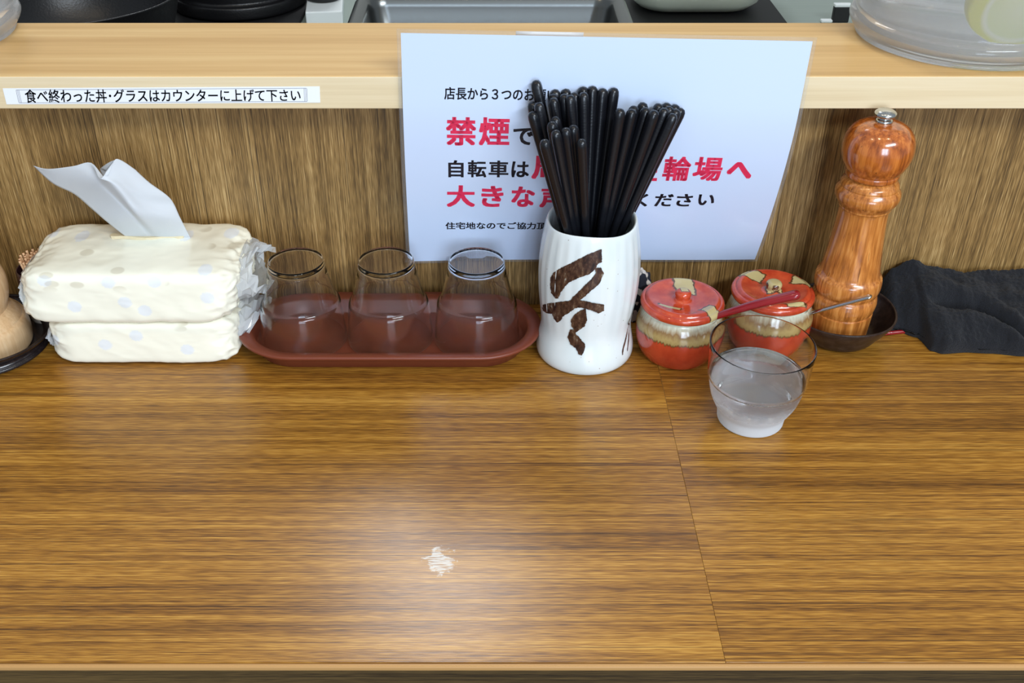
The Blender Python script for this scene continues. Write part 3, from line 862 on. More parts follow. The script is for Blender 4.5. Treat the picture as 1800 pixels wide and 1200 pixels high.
head = [(0.0, 0.1480), (0.0160, 0.1481), (0.0196, 0.1486), (0.0203, 0.1495), (0.0204, 0.1518), (0.0201, 0.1530), (0.0222, 0.1558), (0.0252, 0.1620), (0.0266, 0.1690), (0.0264, 0.1755), (0.0245, 0.1820), (0.0205, 0.1872), (0.0150, 0.1903), (0.0085, 0.1918), (0.0, 0.1920)]
bmobj('mill_head', turned([(r, z * k_) for r, z in head]), M['mill_head'], mill)
knob = [(0.0, 0.1916), (0.0062, 0.1917), (0.0064, 0.1930), (0.0058, 0.1940), (0.0046, 0.1945), (0.0045, 0.1955), (0.0070, 0.1963), (0.0082, 0.1976), (0.0078, 0.1994), (0.0055, 0.2010), (0.0, 0.2016)]
bmobj('knob', turned([(r, z * k_) for r, z in knob], 48, 2), M['steel'], mill)['label'] = 'steel knob'

# ------------------------------------------------------------------ pale mill in its dish at the left edge
dish('shallow_dish', (-0.4230, 0.7180, 0), 'black dish under the pale wooden mill beside the tissue packs', 0.0560, 0.0200, 0.0420, M['black_clay'])
PM = Vector((-0.4270, 0.7160, 0.0052))
pm = thing('pale_mill', PM, 'short pale beech mill standing left of the tissue packs', 'mill')
body = [(0.0, 0.0), (0.0390, 0.0), (0.0400, 0.0012), (0.0408, 0.0120), (0.0400, 0.0205), (0.0385, 0.0238), (0.0368, 0.0250), (0.0362, 0.0262), (0.0330, 0.0300), (0.0300, 0.0325), (0.0287, 0.0345), (0.0, 0.0345)]
bmobj('mill_body', turned(body), M['beige_wood'], pm)
head = [(0.0, 0.0345), (0.0284, 0.0346), (0.0287, 0.0360), (0.0315, 0.0440), (0.0330, 0.0540), (0.0322, 0.0640), (0.0290, 0.0730), (0.0235, 0.0810), (0.0170, 0.0860), (0.0140, 0.0872), (0.0, 0.0875)]
bmobj('mill_head', turned(head), M['beige_wood'], pm)
knob = [(0.0, 0.0873), (0.0085, 0.0874), (0.0080, 0.0900), (0.0110, 0.0930), (0.0130, 0.0975), (0.0120, 0.1020), (0.0080, 0.1050), (0.0, 0.1058)]
bmobj('knob', turned(knob, 48, 2), M['beige_wood'], pm)

# ------------------------------------------------------------------ toothpick pot
M['plum'] = plain('plum_brown_glaze', srgb(58, 36, 40), 0.2, Coat_Weight=0.4)
M['bisque'] = plain('pale_glaze', srgb(206, 196, 178), 0.22, Coat_Weight=0.4)
M['toothpick'] = plain('toothpick_wood', srgb(222, 180, 136), 0.6)
M['toothpick_end'] = plain('toothpick_grooved_end', srgb(150, 92, 58), 0.6)
TP = Vector((-0.3860, 0.7640, 0.0))
tp = thing('toothpick_pot', TP, 'small plum-brown pot of toothpicks tucked behind the pale mill', 'toothpick pot')
bmobj('foot', turned([(0.0, 0.0), (0.0150, 0.0), (0.0165, 0.002), (0.0185, 0.014), (0.0180, 0.0240), (0.0165, 0.0285), (0.0, 0.0285)], 48, 2), M['bisque'], tp)['label'] = 'pale glazed foot'
bmobj('cup', turned([(0.0, 0.0285), (0.0150, 0.0286), (0.0180, 0.0310), (0.0192, 0.0380), (0.0190, 0.0470), (0.0182, 0.0520), (0.0172, 0.0520), (0.0172, 0.0470), (0.0150, 0.0330), (0.0, 0.0325)], 48, 2), M['plum'], tp)
bmobj('band', turned([(0.0183, 0.0335), (0.0192, 0.0345), (0.0196, 0.0362), (0.0194, 0.0380), (0.0185, 0.0388)], 48, 1), M['bisque'], tp)['label'] = 'pale glazed band'
bm = lathe([(0.0, 0.0), (0.0005, 0.001), (0.0011, 0.006), (0.0011, 0.0270), (0.0009, 0.0275), (0.0011, 0.0280), (0.0011, 0.0300), (0.0009, 0.0305), (0.0, 0.0305)], 8)
first = None
ring = [(0, 0)] + [(0.0036 * math.cos(a * math.pi / 3), 0.0036 * math.sin(a * math.pi / 3)) for a in range(6)] + [(0.0072 * math.cos(a * math.pi / 6 + .2), 0.0072 * math.sin(a * math.pi / 6 + .2)) for a in range(12)] \
    + [(0.0108 * math.cos(a * math.pi / 9), 0.0108 * math.sin(a * math.pi / 9)) for a in range(18)]
for tx, ty in ring:
    if first is None:
        first = bmobj('toothpick', bm, [M['toothpick'], M['toothpick_end']]); o = first
        for pf in first.data.polygons:
            if pf.center.z > 0.0303: pf.material_index = 1
    else:
        o = first.copy(); link(o)
    lean = 1.0
    o.location = (TP.x + tx * 0.75, TP.y + ty * 0.75, 0.0330 + random.uniform(0, .0012))
    o.rotation_euler = (-ty * 14 + random.uniform(-.02, .02), tx * 14 + random.uniform(-.02, .02), 0)
    tag(o, 'pale wooden toothpick standing in the plum-brown pot', 'toothpick', 'toothpicks in the small pot')

# ------------------------------------------------------------------ tissue packs
def wrap_mat(name, seed, dots):
    x = NT(name)
    X, Y, Z = x.sep()
    cb = x.n('ShaderNodeCombineXYZ'); x.l(X, cb.inputs[0]); x.l(x.math('ADD', Z, x.math('MULTIPLY', Y, 0.55)), cb.inputs[1])
    v = x.n('ShaderNodeTexVoronoi', feature='F1', voronoi_dimensions='2D'); v.inputs['Scale'].default_value = 1.0; v.inputs['Randomness'].default_value = 0.7
    mp = x.n('ShaderNodeMapping'); mp.inputs['Scale'].default_value = (dots, dots * 1.05, 1); mp.inputs['Location'].default_value = (seed, seed * .37, 0)
    x.l(cb.outputs[0], mp.inputs['Vector']); x.l(mp.outputs[0], v.inputs['Vector'])
    nn = x.noise((600, 1, 900), (0, 0, seed), 1, 0.5)
    dd = x.math('ADD', v.outputs['Distance'], x.math('MULTIPLY', x.math('SUBTRACT', nn, 0.5), 0.08))
    m = x.math('SUBTRACT', 1.0, x.smooth(dd, 0.12, 0.17))
    c = x.mix(x.math('MULTIPLY', m, 0.6), srgb(253, 250, 230), srgb(226, 234, 246))
    leaf = x.n('ShaderNodeTexVoronoi', feature='F1', voronoi_dimensions='2D'); leaf.inputs['Scale'].default_value = 1.0
    mp2 = x.n('ShaderNodeMapping'); mp2.inputs['Scale'].default_value = (34, 62, 1); mp2.inputs['Rotation'].default_value = (0, 0, 0.6); mp2.inputs['Location'].default_value = (seed + 2.3, 1.1, 0)
    x.l(cb.outputs[0], mp2.inputs['Vector']); x.l(mp2.outputs[0], leaf.inputs['Vector'])
    lm = x.math('MULTIPLY', x.math('SUBTRACT', 1.0, x.smooth(leaf.outputs['Distance'], 0.15, 0.22)), x.smooth(x.noise((25, 25, 25), (seed, 0, 0), 0, 0.5), 0.5, 0.58))
    lm = x.math('MULTIPLY', lm, x.smooth(Z, 0.030, 0.040))
    c = x.mix(x.math('MULTIPLY', lm, 0.35), c, srgb(176, 160, 126))
    x.set(Base_Color=c, Roughness=0.24, Coat_Weight=0.25, Subsurface_Weight=0.0)
    return x.m
def pack_bm(sx, sy, sz, seed, wr, ex=5.0, slant=0.0):
    """Soft wrapped block resting on z = 0: rounded box with pulled-in ends and creases."""
    bm = bmesh.new()
    bmesh.ops.create_cube(bm, size=2.0)
    bmesh.ops.subdivide_edges(bm, edges=bm.edges[:], cuts=47, use_grid_fill=True)
    for v in bm.verts:
        d = v.co.copy()
        e = ex
        L = (abs(d.x) ** (e + 3) + abs(d.y) ** e + abs(d.z) ** e) ** (1 / e)
        p = d / max(L, 1e-6)
        q = Vector((p.x * sx / 2, p.y * sy / 2, p.z * sz / 2))
        end = max(0.0, abs(p.x) - 0.72) / 0.28
        q.y *= 1 - 0.13 * end * end
        q.z *= 1 - 0.16 * end * end
        nv = noise.noise(Vector((q.x * 26 + seed, q.y * 22, q.z * 30)))
        cr = noise.noise(Vector((q.x * 70 + q.z * 60 + seed * 3, q.y * 70, q.z * 22 - q.x * 40)))
        ridge = (1 - abs(cr) * 2.2)
        amp = wr * (0.30 + 0.8 * end)
        vd = noise.voronoi(Vector((q.x * 40 + seed, q.y * 34, q.z * 46 + q.x * 18)))[0]
        vc = noise.voronoi(Vector((q.x * 95 + seed, q.y * 95, q.z * 95)))[0]
        nrm = Vector((p.x ** 3, p.y ** 3, p.z ** 3)).normalized()
        q += nrm * (nv * amp * 1.3 + max(ridge - .55, 0) * amp * 0.8 - (vd[1] - vd[0]) * wr * (0.35 + 1.2 * end) - (vc[1] - vc[0]) * wr * 1.5 * end)
        q.x += slant * (q.z / sz)
        q.z += sz / 2
        if q.z < 0: q.z = 0.0
        v.co = q
    return bm
def fin(parent, x0, y0, z0, hy, hz, out, seed, sgn=1):
    """Crimped, crumpled film end: jagged thin sheet standing out from the pack's end."""
    rnd = random.Random(seed)
    nu, nv = 22, 7
    vs_, fs_ = [], []
    for i in range(nu + 1):
        t = i / nu
        base = Vector((x0, y0 + hy * math.cos(math.pi * 2 * t), z0 + hz * math.sin(math.pi * 2 * t)))
        for j in range(nv + 1):
            s = j / nv
            pull = 1 - 0.35 * s
            zig = (0.0028 * math.sin(i * 2.4 + j * 1.3) + rnd.uniform(-.0014, .0014)) * (0.3 + s)
            q = Vector((x0 + sgn * out * s * (0.75 + 0.35 * math.sin(t * 9 + seed)) + zig * 0.6, y0 + (base.y - y0) * pull + zig, z0 + (base.z - z0) * pull + zig * 0.7))
            q.z = max(q.z, 0.0006)
            vs_.append(q)
    for i in range(nu):
        for j in range(nv):
            a = i * (nv + 1) + j
            fs_.append((a, a + 1, a + nv + 2, a + nv + 1))
    o = pyobj('crimped_film', vs_, fs_, M['crinkle'], parent, False)
    o['label'] = 'clear crimped film at the end of the pack'
    md = o.modifiers.new('thickness', 'SOLIDIFY'); md.thickness = 0.00012
    return o
M['wrap_a'] = wrap_mat('cream_tissue_wrap', 1.7, 27)
M['wrap_b'] = wrap_mat('cream_tissue_wrap_lower', 6.2, 27)
x = NT('tissue_paper'); x.set(Base_Color=srgb(232, 236, 240), Roughness=0.9, Subsurface_Weight=0.0)
tl = x.n('ShaderNodeBsdfTranslucent'); tl.inputs[0].default_value = (0.86, 0.88, 0.9, 1)
mx = x.n('ShaderNodeMixShader'); mx.inputs[0].default_value = 0.3
x.l(x.b.outputs[0], mx.inputs[1]); x.l(tl.outputs[0], mx.inputs[2]); x.l(mx.outputs[0], x.out.inputs[0])
x.bump(x.noise((900, 900, 900), (0, 0, 0), 2, 0.6), 0.12, 0.0004)
M['tissue'] = x.m
LPk = Vector((-0.2850, 0.7350, 0.0))
lp = thing('tissue_pack', LPk, 'unopened cream tissue pack at the bottom of the stack', 'tissue pack', 'stacked tissue packs')
bmobj('wrapper', pack_bm(0.1560, 0.086, 0.0420, 3.1, 0.0022, 9.0), M['wrap_b'], lp)
fin(lp, 0.0750, 0.004, 0.021, 0.034, 0.0165, 0.016, 5)
fin(lp, -0.0750, -0.004, 0.020, 0.032, 0.0150, 0.006, 9, -1)
UPk = Vector((-0.2870, 0.7330, 0.0425))
up = thing('tissue_pack', UPk, 'opened cream tissue pack on top with a tissue pulled out', 'tissue pack', 'stacked tissue packs')
bmobj('wrapper', pack_bm(0.1760, 0.092, 0.0475, 8.4, 0.0030, 8.0, 0.006), M['wrap_a'], up)
fin(up, 0.0850, 0.006, 0.0235, 0.037, 0.0195, 0.019, 2)
fin(up, -0.0850, -0.004, 0.021, 0.034, 0.0170, 0.005, 12, -1)
# torn slot showing the tissue inside
sl = []
for k in range(24):
    a = 2 * math.pi * k / 24
    sl.append((0.006 + 0.031 * math.cos(a), 0.016 + 0.0042 * math.sin(a) + 0.0012 * math.sin(5 * a)))
vs_ = [Vector((a, b, 0.0490)) for a, b in sl] + [Vector((a * 0.96, b * 0.9, 0.0470)) for a, b in sl]
M['slot'] = plain('inside_of_wrap', srgb(222, 206, 168), 0.6)
fs_ = [tuple(range(24))] + [(k, (k + 1) % 24, 24 + (k + 1) % 24, 24 + k) for k in range(24)]
pyobj('torn_slot', vs_, fs_, M['slot'], up, False)
# the pulled tissue: a folded sheet rising from the slot (rows from slot to free edge, each left to right)
def T(px, py, y): return at_y(px, py, y) - UPk
rows = [
    [T(212, 404, .737), T(226, 405, .733), T(243, 404, .731), T(252, 404, .730), T(263, 403, .728), T(282, 404, .731), T(303, 405, .735), T(325, 405, .738)],
    [T(188, 390, .741), T(208, 388, .733), T(228, 382, .728), T(232, 376, .727), T(244, 380, .720), T(270, 382, .726), T(296, 384, .732), T(317, 383, .738)],
    [T(160, 366, .745), T(178, 356, .735), T(198, 350, .726), T(203, 345, .724), T(218, 346, .714), T(244, 352, .722), T(274, 358, .730), T(305, 357, .737)],
    [T(130, 341, .748), T(146, 330, .738), T(172, 326, .727), T(178, 320, .724), T(196, 322, .712), T(222, 328, .718), T(254, 338, .726), T(292, 342, .734)],
    [T(92, 322, .750), T(112, 312, .741), T(148, 304, .731), T(164, 296, .728), T(176, 314, .712), T(194, 302, .717), T(222, 306, .724), T(262, 320, .732)],
    [T(58, 291, .752), T(84, 297, .744), T(128, 292, .735), T(160, 286, .731), T(186, 312, .714), T(200, 283, .722), T(212, 281, .726), T(238, 298, .731)]]
for q in rows[0]: q.z, q.y = 0.0450, 0.016
cols = [spline([tuple(rows[j][i]) for j in range(6)], 6) for i in range(8)]
grid = [spline([tuple(c[j]) for c in cols], 5) for j in range(len(cols[0]))]
vs_ = [q for g in grid for q in g]; nw = len(grid[0])
fs_ = [(j * nw + i, j * nw + i + 1, (j + 1) * nw + i + 1, (j + 1) * nw + i) for j in range(len(grid) - 1) for i in range(nw - 1)]
o = pyobj('tissue', vs_, fs_, M['tissue'], up); o['label'] = 'white tissue pulled up out of the slot'
md = o.modifiers.new('thickness', 'SOLIDIFY'); md.thickness = 0.0002
# second ply fold standing behind the first
rows2 = [[T(226, 404, .739), T(262, 404, .740), T(300, 404, .741)], [T(206, 352, .745), T(240, 350, .744), T(280, 352, .742)], [T(176, 300, .747), T(200, 292, .743), T(240, 304, .738)], [T(186, 300, .744), T(202, 281, .738), T(212, 281.5, .729)]]
for q in rows2[0]: q.z, q.y = 0.0450, 0.019
cols = [spline([tuple(rows2[j][i]) for j in range(4)], 6) for i in range(3)]
grid = [spline([tuple(c[j]) for c in cols], 6) for j in range(len(cols[0]))]
vs_ = [q for g in grid for q in g]; nw = len(grid[0])
fs_ = [(j * nw + i, j * nw + i + 1, (j + 1) * nw + i + 1, (j + 1) * nw + i) for j in range(len(grid) - 1) for i in range(nw - 1)]
o = pyobj('tissue_fold', vs_, fs_, M['tissue'], up)
md = o.modifiers.new('thickness', 'SOLIDIFY'); md.thickness = 0.0002

# ------------------------------------------------------------------ black towel and the red stick under it
def towel_mat():
    x = NT('black_terry_cloth')
    n1 = x.noise((900, 900, 900), (0, 0, 0), 3, 0.7)
    x.set(Base_Color=x.ramp(n1, [(0.3, srgb(6, 7, 11)), (0.7, srgb(17, 20, 29))]), Roughness=0.95, Sheen_Weight=0.08, Sheen_Roughness=0.5)
    x.bump(n1, 0.9, 0.0016)
    return x.m
M['towel'] = towel_mat()
def sstep(a, b, v):
    t = max(0.0, min(1.0, (v - a) / (b - a))); return t * t * (3 - 2 * t)
TW0, TW1 = 0.3380, 0.6000
def front_y(xx):     # where the cloth meets the counter in front
    pts = [(0.330, .7430), (0.352, .7410), (0.3660, .7330), (0.3705, .7130), (0.380, .7085), (0.400, .7105), (0.420, .7090), (0.445, .7050), (0.470, .7060), (0.52, .704), (0.60, .706)]
    for (a, b), (c, d) in zip(pts, pts[1:]):
        if a <= xx <= c: return b + (d - b) * sstep(a, c, xx)
    return pts[-1][1]
def back_h(xx):      # height of the heap against the panel
    pts = [(0.330, .030), (0.346, .040), (0.3660, .0500), (0.385, .0440), (0.400, .0400), (0.415, .0388), (0.43, .0405), (0.47, .0400), (0.52, .041), (0.60, .038)]
    for (a, b), (c, d) in zip(pts, pts[1:]):
        if a <= xx <= c: return b + (d - b) * sstep(a, c, xx)
    return pts[-1][1]
NX, NY = 240, 120
vs_, fs_ = [], []
for i in range(NX + 1):
    xx = TW0 + (TW1 - TW0) * i / NX
    fy, bh = front_y(xx), back_h(xx)
    endf = sstep(TW0, TW0 + 0.012, xx)
    for j in range(NY + 1):
        t = j / NY
        if t < 0.12:
            k = t / 0.12; y = fy; y -= 0.0015 * math.sin(k * math.pi); z = 0.012 * k
        elif t < 0.9:
            k = (t - 0.12) / 0.78; y = fy + (0.779 - fy) * k
            z = 0.012 + (bh - 0.012) * (k ** 0.85)
        else:
            k = (t - 0.9) / 0.1; y = 0.779 + 0.006 * math.sin(k * math.pi / 2); z = bh * (1 - 0.9 * k * k)
        # groove between the front flap and the main fold, curving down to the front at the right
        gx = xx - 0.430
        gy = 0.7435 - 0.9 * max(0, gx + 0.012) - 14 * max(0, gx + 0.006) ** 2 - 0.08 * min(0, gx + 0.02)
        dg = y - gy
        if xx > 0.36 and 0.12 <= t < 0.9:
            amp = sstep(0.366, 0.386, xx) * (1 - sstep(0.47, 0.49, xx))
            z -= amp * 0.0105 * math.exp(-(dg / 0.0042) ** 2)
            z += amp * 0.0045 * math.exp(-((dg + 0.014) / 0.009) ** 2)
            z += amp * 0.0040 * math.exp(-((dg - 0.012) / 0.008) ** 2)
        nz = noise.noise(Vector((xx * 38, y * 38, 3.3))) * 0.0050 + noise.noise(Vector((xx * 120, y * 120, 1.0))) * 0.0016 + noise.noise(Vector((xx * 420, y * 420, 5.0))) * 0.0011
        rip = 0.0018 * math.sin((xx * 0.6 + y) * 260 + 3 * noise.noise(Vector((xx * 20, y * 20, 0)))) * sstep(0.2, 0.4, t) * (1 - sstep(0.8, 0.9, t))
        if t > 0.06: z += nz + rip * 0.5
        z *= 0.25 + 0.75 * endf
        vs_.append(Vector((xx + noise.noise(Vector((y * 60, z * 60, 7))) * 0.002, y, max(z, 0.0004 if t < .06 else 0.0012))))
for i in range(NX):
    for j in range(NY):
        a = i * (NY + 1) + j
        fs_.append((a, a + NY + 1, a + NY + 2, a + 1))
for i in (0, NX):     # close the ends down to the counter
    r_ = [i * (NY + 1) + j for j in range(NY + 1)]
    fs_.append(tuple(r_ if i == 0 else reversed(r_)))
o = pyobj('black_towel', vs_, fs_, M['towel'])
tag(o, 'crumpled black towel heaped against the panel right of the pepper mill', 'towel')
r0, r1 = at_z(1545, 587, 0.0022), at_z(1622, 579, 0.0022)
d = (r1 - r0).normalized()
path, rad = round_ends([r0 - d * 0.02 + Vector((0, .004, 0)), r0, r1, r1 + d * 0.03], 0.0015, 0.0022, 4)
tag(bmobj('red_stick', tube_bm(path, rad, 12), M['red_lacquer']), 'red lacquered stick lying half under the black towel', 'stick')
# dark cloth wad with pale knots tucked behind the holder and the first jar
def wad_mat():
    x = NT('dark_patterned_cloth')
    n1 = x.noise((130, 130, 130), (2, 0, 0), 1, 0.4)
    x.set(Base_Color=x.mix(x.smooth(n1, 0.52, 0.57), srgb(24, 26, 38), srgb(196, 186, 176)), Roughness=0.9)
    return x.m
bm = bmesh.new(); bmesh.ops.create_icosphere(bm, subdivisions=4, radius=1.0)
for v in bm.verts:
    q = v.co.normalized(); k = 1 + 0.16 * noise.noise(q * 3.1) + 0.10 * noise.noise(q * 7)
    v.co = Vector((q.x * 0.013 * k, q.y * 0.009 * k, max(0.0, 0.026 + q.z * 0.026 * k)))
o = bmobj('cloth_wad', bm, wad_mat(), loc=(0.1270, 0.7600, 0))
tag(o, 'small dark cloth with pale spots wedged behind the holder and red jar', 'cloth')

# ------------------------------------------------------------------ jugs on the shelf
def jug_plastic():
    x = NT('milky_clear_plastic')
    x.set(Base_Color=(1, 1, 1), Roughness=0.08, Transmission_Weight=1.0, IOR=1.3)
    d = x.n('ShaderNodeBsdfTranslucent'); d.inputs[0].default_value = (0.97, 0.97, 0.97, 1)
    d2 = x.n('ShaderNodeBsdfDiffuse'); d2.inputs[0].default_value = (0.97, 0.97, 0.97, 1)
    a = x.n('ShaderNodeMixShader'); a.inputs[0].default_value = 0.5
    x.l(d.outputs[0], a.inputs[1]); x.l(d2.outputs[0], a.inputs[2])
    mx = x.n('ShaderNodeMixShader'); mx.inputs[0].default_value = 0.24
    x.l(x.b.outputs[0], mx.inputs[1]); x.l(a.outputs[0], mx.inputs[2]); x.l(mx.outputs[0], x.out.inputs[0])
    return x.m
M['jug'] = jug_plastic()
JG = [(0.0, 0.0020), (0.0780, 0.0020), (0.0805, 0.0), (0.0840, 0.0), (0.0850, 0.0015), (0.0846, 0.0035), (0.0875, 0.0060), (0.0905, 0.0110), (0.0908, 0.0150), (0.0880, 0.0195), (0.0865, 0.0225), (0.0855, 0.0500), (0.0840, 0.1000), (0.0820, 0.1700), (0.0835, 0.1800), (0.0820, 0.1805),
      (0.0798, 0.1700), (0.0815, 0.1000), (0.0828, 0.0500), (0.0835, 0.0250), (0.0830, 0.0120), (0.0780, 0.0075), (0.0, 0.0072)]
def jug(x_, y_, lab, lemon):
    t = thing('water_jug', (x_, y_, ZS + 0.0002), lab, 'jug', 'plastic water jugs on the shelf')
    bmobj('jug_body', lathe([JG[0]] + [(q.x, q.y) for q in spline(JG[1:-1], 2)] + [JG[-1]], 96), M['jug'], t)
    bmobj('water', lathe([(0.0, 0.0070), (0.0782, 0.0073), (0.0832, 0.0120), (0.0837, 0.0250), (0.0830, 0.0500), (0.0820, 0.0880), (0.0816, 0.0895), (0.0, 0.0890)], 96), M['water'], t)
    P = spline([(0.082, 0.030, 0.150), (0.112, 0.040, 0.152), (0.126, 0.045, 0.120), (0.116, 0.042, 0.070), (0.083, 0.031, 0.055)], 6)
    bmobj('handle', tube_bm(P, [0.008] * len(P), 14, (1.2, .7)), M['jug'], t)
    if lemon:
        def lm():
            x = NT('lemon_rind_and_flesh')
            X, Y, Z = x.sep()
            rr = x.n('ShaderNodeVectorMath', operation='LENGTH'); x.l(x.mapped((1, 0, 1)), rr.inputs[0])
            c = x.ramp(x.math('MULTIPLY', rr.outputs['Value'], 30.0), [(0.0, srgb(236, 238, 190)), (0.72, srgb(230, 234, 160)), (0.80, srgb(244, 244, 214)), (0.90, srgb(226, 220, 40))])
            x.set(Base_Color=c, Roughness=0.35)
            return x.m
        bm = bmesh.new(); bmesh.ops.create_uvsphere(bm, u_segments=40, v_segments=24, radius=1.0)
        for v in bm.verts:
            q = v.co; k = 1 + 0.10 * max(0, q.x ** 3)
            v.co = Vector((q.x * 0.040 * k, max(q.y, -0.1) * 0.030, q.z * 0.031))
        o = bmobj('lemon_half', bm, lm(), loc=(x_ + 0.014, y_ - 0.050, ZS + 0.0405))
        o.rotation_euler = (R(18), R(12), R(8))
        tag(o, 'cut half lemon floating in the right-hand water jug', 'lemon')
        def ice():
            bm = box_bm(-.013, .013, -.012, .012, -.012, .012, .004, 3); return bm
        for q, (ix, iy, iz) in enumerate(((0.060, -0.040, 0.060), )):
            o = bmobj('ice_cube', ice(), M['glass'], loc=(x_ + ix, y_ + iy, ZS + iz)); o.rotation_euler = (.4, .5, .3)
            tag(o, 'clear ice cube beside the lemon in the right-hand water jug', 'ice')
jug(0.3860, 0.8400, 'milky clear water jug with a lemon half inside, at the right end of the shelf', True)
jug(-0.4780, 0.8400, 'milky clear water jug at the left end of the shelf', False)

# ------------------------------------------------------------------ kitchen behind the shelf
KZ = 0.1000
kt = thing('kitchen_worktop', (0, 0.90, KZ - 0.04), 'greenish grey steel worktop in the kitchen behind the shelf', 'worktop')
x = NT('worn_steel_top'); x.set(Base_Color=srgb(158, 170, 162), Metallic=0.55, Roughness=x.math('ADD', x.math('MULTIPLY', x.noise((8, 200, 8), (0, 0, 0), 3, 0.6), 0.2), 0.32)); M['worktop'] = x.m
bmobj('top_plate', box_bm(-1.4, 1.4, 0.0, 0.9, 0.0, 0.04, 0.002, 1), M['worktop'], kt, False)
M['black_shade_clip'] = plain('black_shade_and_clip', srgb(16, 16, 18), 0.6)  # black of the sheets that stand in for shade, and of the clip jaw
tag(bmobj('bowl_dark_sheet', box_bm(-1.1, -0.234, 0.96, 1.62, KZ, KZ + 0.004, 0.001, 1), M['black_shade_clip'], smooth=False), 'black sheet added to darken the worktop under the black bowls in the kitchen', 'mat')  # added dark sheet; the steel worktop only looks black around the bowls
def black_ware():
    x = NT('black_textured_ware')
    x.set(Base_Color=srgb(17, 17, 19), Roughness=0.38)
    x.bump(x.noise((420, 420, 420), (0, 0, 0), 2, 0.5), 0.25, 0.001)
    return x.m
M['ware'] = black_ware()
M['ware_gloss'] = plain('black_gloss_ware', srgb(12, 12, 14), 0.16)
BW = [(0.0, 0.004), (0.036, 0.004), (0.040, 0.0), (0.045, 0.0), (0.046, 0.010), (0.072, 0.020), (0.092, 0.045), (0.102, 0.078), (0.1045, 0.084), (0.1025, 0.0845), (0.0985, 0.078), (0.088, 0.046), (0.068, 0.024), (0.0, 0.016)]
def bowl(loc, lab, s=1.0, mat='ware_gloss'):
    o = bmobj('rice_bowl', lathe([(BW[0][0], BW[0][1] * s)] + [(q.x * s, q.y * s) for q in spline(BW[1:-1], 2)] + [(0, BW[-1][1] * s)], 72), M[mat], loc=loc)
    return tag(o, lab, 'bowl', 'black bowls in the kitchen')
ZM = KZ + 0.0045
bowl((-0.4300, 1.0900, ZM), 'big black bowl nearest the left water jug in the kitchen', 1.0, 'ware')
bowl((-0.5100, 1.3050, ZM), 'black bowl set behind the others, its rim catching the light', 1.0)
def pot(loc, r, h, lab):
    pr = [(0.0, 0.0), (r * 0.93, 0.0), (r * 0.985, 0.002), (r, 0.006), (r * 1.0, 0.0145), (r * 0.985, 0.0165), (r * 0.955, 0.0175), (r * 0.955, 0.022), (r * 0.97, h * 0.6), (r * 0.965, h * 0.93), (r * 0.93, h), (r * 0.88, h), (r * 0.90, h * .6), (r * 0.88, 0.03), (0.0, 0.025)]
    o = bmobj('black_pot', lathe([pr[0]] + [(q.x, q.y) for q in spline(pr[1:-1], 2)] + [pr[-1]], 80), M['ware'], loc=loc)
    return tag(o, lab, 'pot', 'black pots in the kitchen')
pot((-0.3220, 1.3480, ZM), 0.0850, 0.11, 'black textured pot left of the white box in the kitchen')
M['box_white'] = plain('white_box_card', srgb(226, 232, 232), 0.5)
wb = bmobj('white_box', box_bm(-0.0225, 0.0225, -0.045, 0.045, 0, 0.016, 0.0015, 2), M['box_white'], loc=(-0.2085, 1.3150, KZ), smooth=False)
wb.rotation_euler = (0, 0, R(6))
tag(wb, 'flat white box next to the steel pan in the kitchen', 'box')
pot((-0.2110, 1.3250, KZ + 0.0164), 0.0225, 0.09, 'small black pot standing on the white box in the kitchen')
# steel food pan with a rolled rim
def rrect(w_, d_, r_, n_=6):
    out = []
    for cx_, cy_, a0_ in ((w_ / 2 - r_, d_ / 2 - r_, 0), (-w_ / 2 + r_, d_ / 2 - r_, 90), (-w_ / 2 + r_, -d_ / 2 + r_, 180), (w_ / 2 - r_, -d_ / 2 + r_, 270)):
        for k in range(n_ + 1):
            a = R(a0_ + 90 * k / n_); out.append((cx_ + r_ * math.cos(a), cy_ + r_ * math.sin(a)))
    return out
bm = bmesh.new(); rings = []
PW, PD = 0.290, 0.250
for ins, z, rr in ((0.0, 0.066, .022), (-.001, 0.0695, .022), (0.002, 0.072, .021), (0.007, 0.0725, .020), (0.012, 0.0715, .019), (0.014, 0.069, .018), (0.016, 0.062, .018), (0.024, 0.006, .022), (0.030, 0.001, .024),
                   (0.030, 0.0, .024), (0.0235, 0.0055, .022), (0.015, 0.062, .018), (0.010, 0.0680, .019), (0.003, 0.0668, .021)):
    rings.append([bm.verts.new((a, b, z)) for a, b in rrect(PW - 2 * ins, PD - 2 * ins, rr)])
n = len(rings[0])
for i, A in enumerate(rings):
    B = rings[(i + 1) % len(rings)]
    if i == 8: continue
    for k in range(n): bm.faces.new((A[k], A[(k + 1) % n], B[(k + 1) % n], B[k]))
bm.faces.new(rings[8]); bm.faces.new(list(reversed(rings[9])))
M['pan'] = plain('dark_pan_steel', srgb(116, 118, 116), 0.26, 1.0)
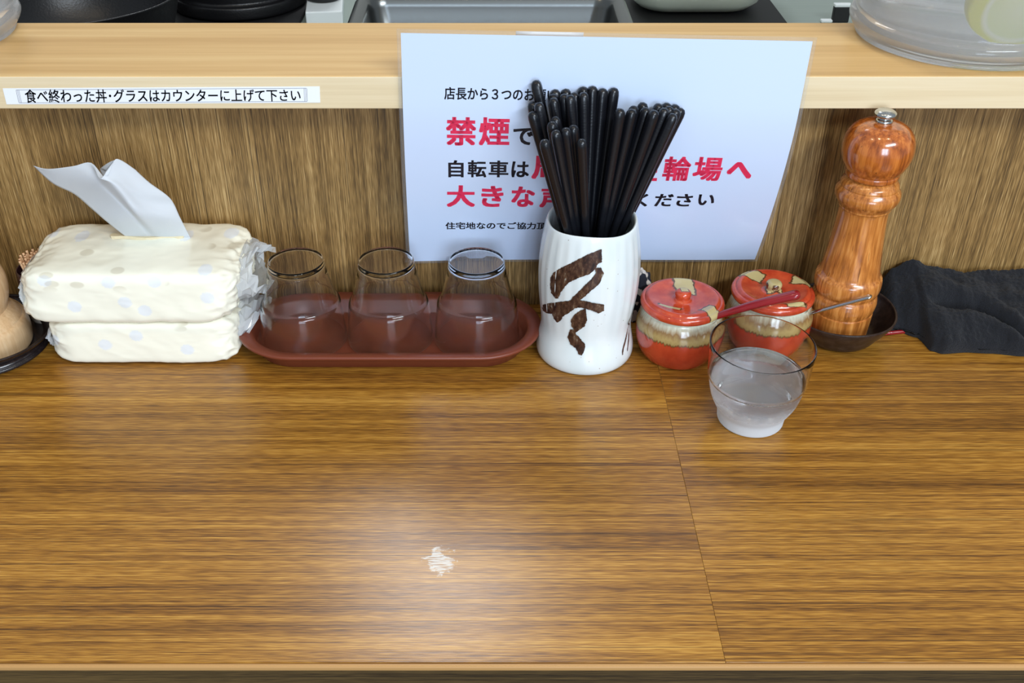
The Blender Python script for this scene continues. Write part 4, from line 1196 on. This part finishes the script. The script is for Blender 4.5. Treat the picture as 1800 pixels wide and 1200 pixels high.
pan = bmobj('steel_pan', bm, M['pan'], loc=(0.0, 1.0250, KZ))
sharp(pan, 50)
tag(pan, 'rectangular steel food pan with a rolled rim in the kitchen', 'pan')
# white tub and a small black and white clip
M['tub'] = plain('white_tub_plastic', srgb(206, 212, 196), 0.4, Subsurface_Weight=0.0)
bm = bmesh.new(); rings = []
for ins, z, rr in ((0.030, 0.0, .03), (0.018, 0.003, .035), (0.008, 0.012, .04), (0.003, 0.03, .045), (0.0, 0.075, .045), (-.004, 0.078, .045), (-.004, 0.081, .045), (0.003, 0.081, .043), (0.006, 0.03, .042), (0.014, 0.012, .038), (0.03, 0.005, .03)):
    rings.append([bm.verts.new((a, b, z)) for a, b in rrect(0.176 - 2 * ins, 0.130 - 2 * ins, rr)])
n = len(rings[0])
for A, B in zip(rings, rings[1:]):
    for k in range(n): bm.faces.new((A[k], A[(k + 1) % n], B[(k + 1) % n], B[k]))
bm.faces.new(list(reversed(rings[0]))); bm.faces.new(rings[-1])
tub = bmobj('plastic_tub', bm, M['tub'], loc=(0.2590, 1.3450, KZ + 0.0042))
tag(tub, 'whitish plastic tub on a dark shadow sheet in the kitchen', 'tub')
tag(bmobj('tub_shadow_sheet', box_bm(-0.105, 0.105, -0.075, 0.09, 0, 0.004, 0.0015, 1), M['black_shade_clip'], loc=(0.2600, 1.3400, KZ), smooth=False), 'dark flat sheet standing in for the shadow under the whitish plastic tub', 'tray')  # thin black sheet put in as the tub's shadow on the worktop
ck = thing('kitchen_clip', (0.4330, 1.2820, KZ), 'small black and white clip standing on the kitchen worktop', 'clip')
bmobj('jaw', box_bm(-0.010, 0.010, -0.004, 0.004, 0.0, 0.019, 0.001, 2), M['black_shade_clip'], ck, False)
bmobj('cap', box_bm(-0.0105, 0.0105, -0.0045, 0.0045, 0.019, 0.0225, 0.001, 2), M['box_white'], ck, False)['label'] = 'white cap'
bmobj('tab', box_bm(-0.024, -0.010, -0.005, 0.002, 0.0, 0.0035, 0.0008, 1), M['box_white'], ck, False)['label'] = 'white tab'
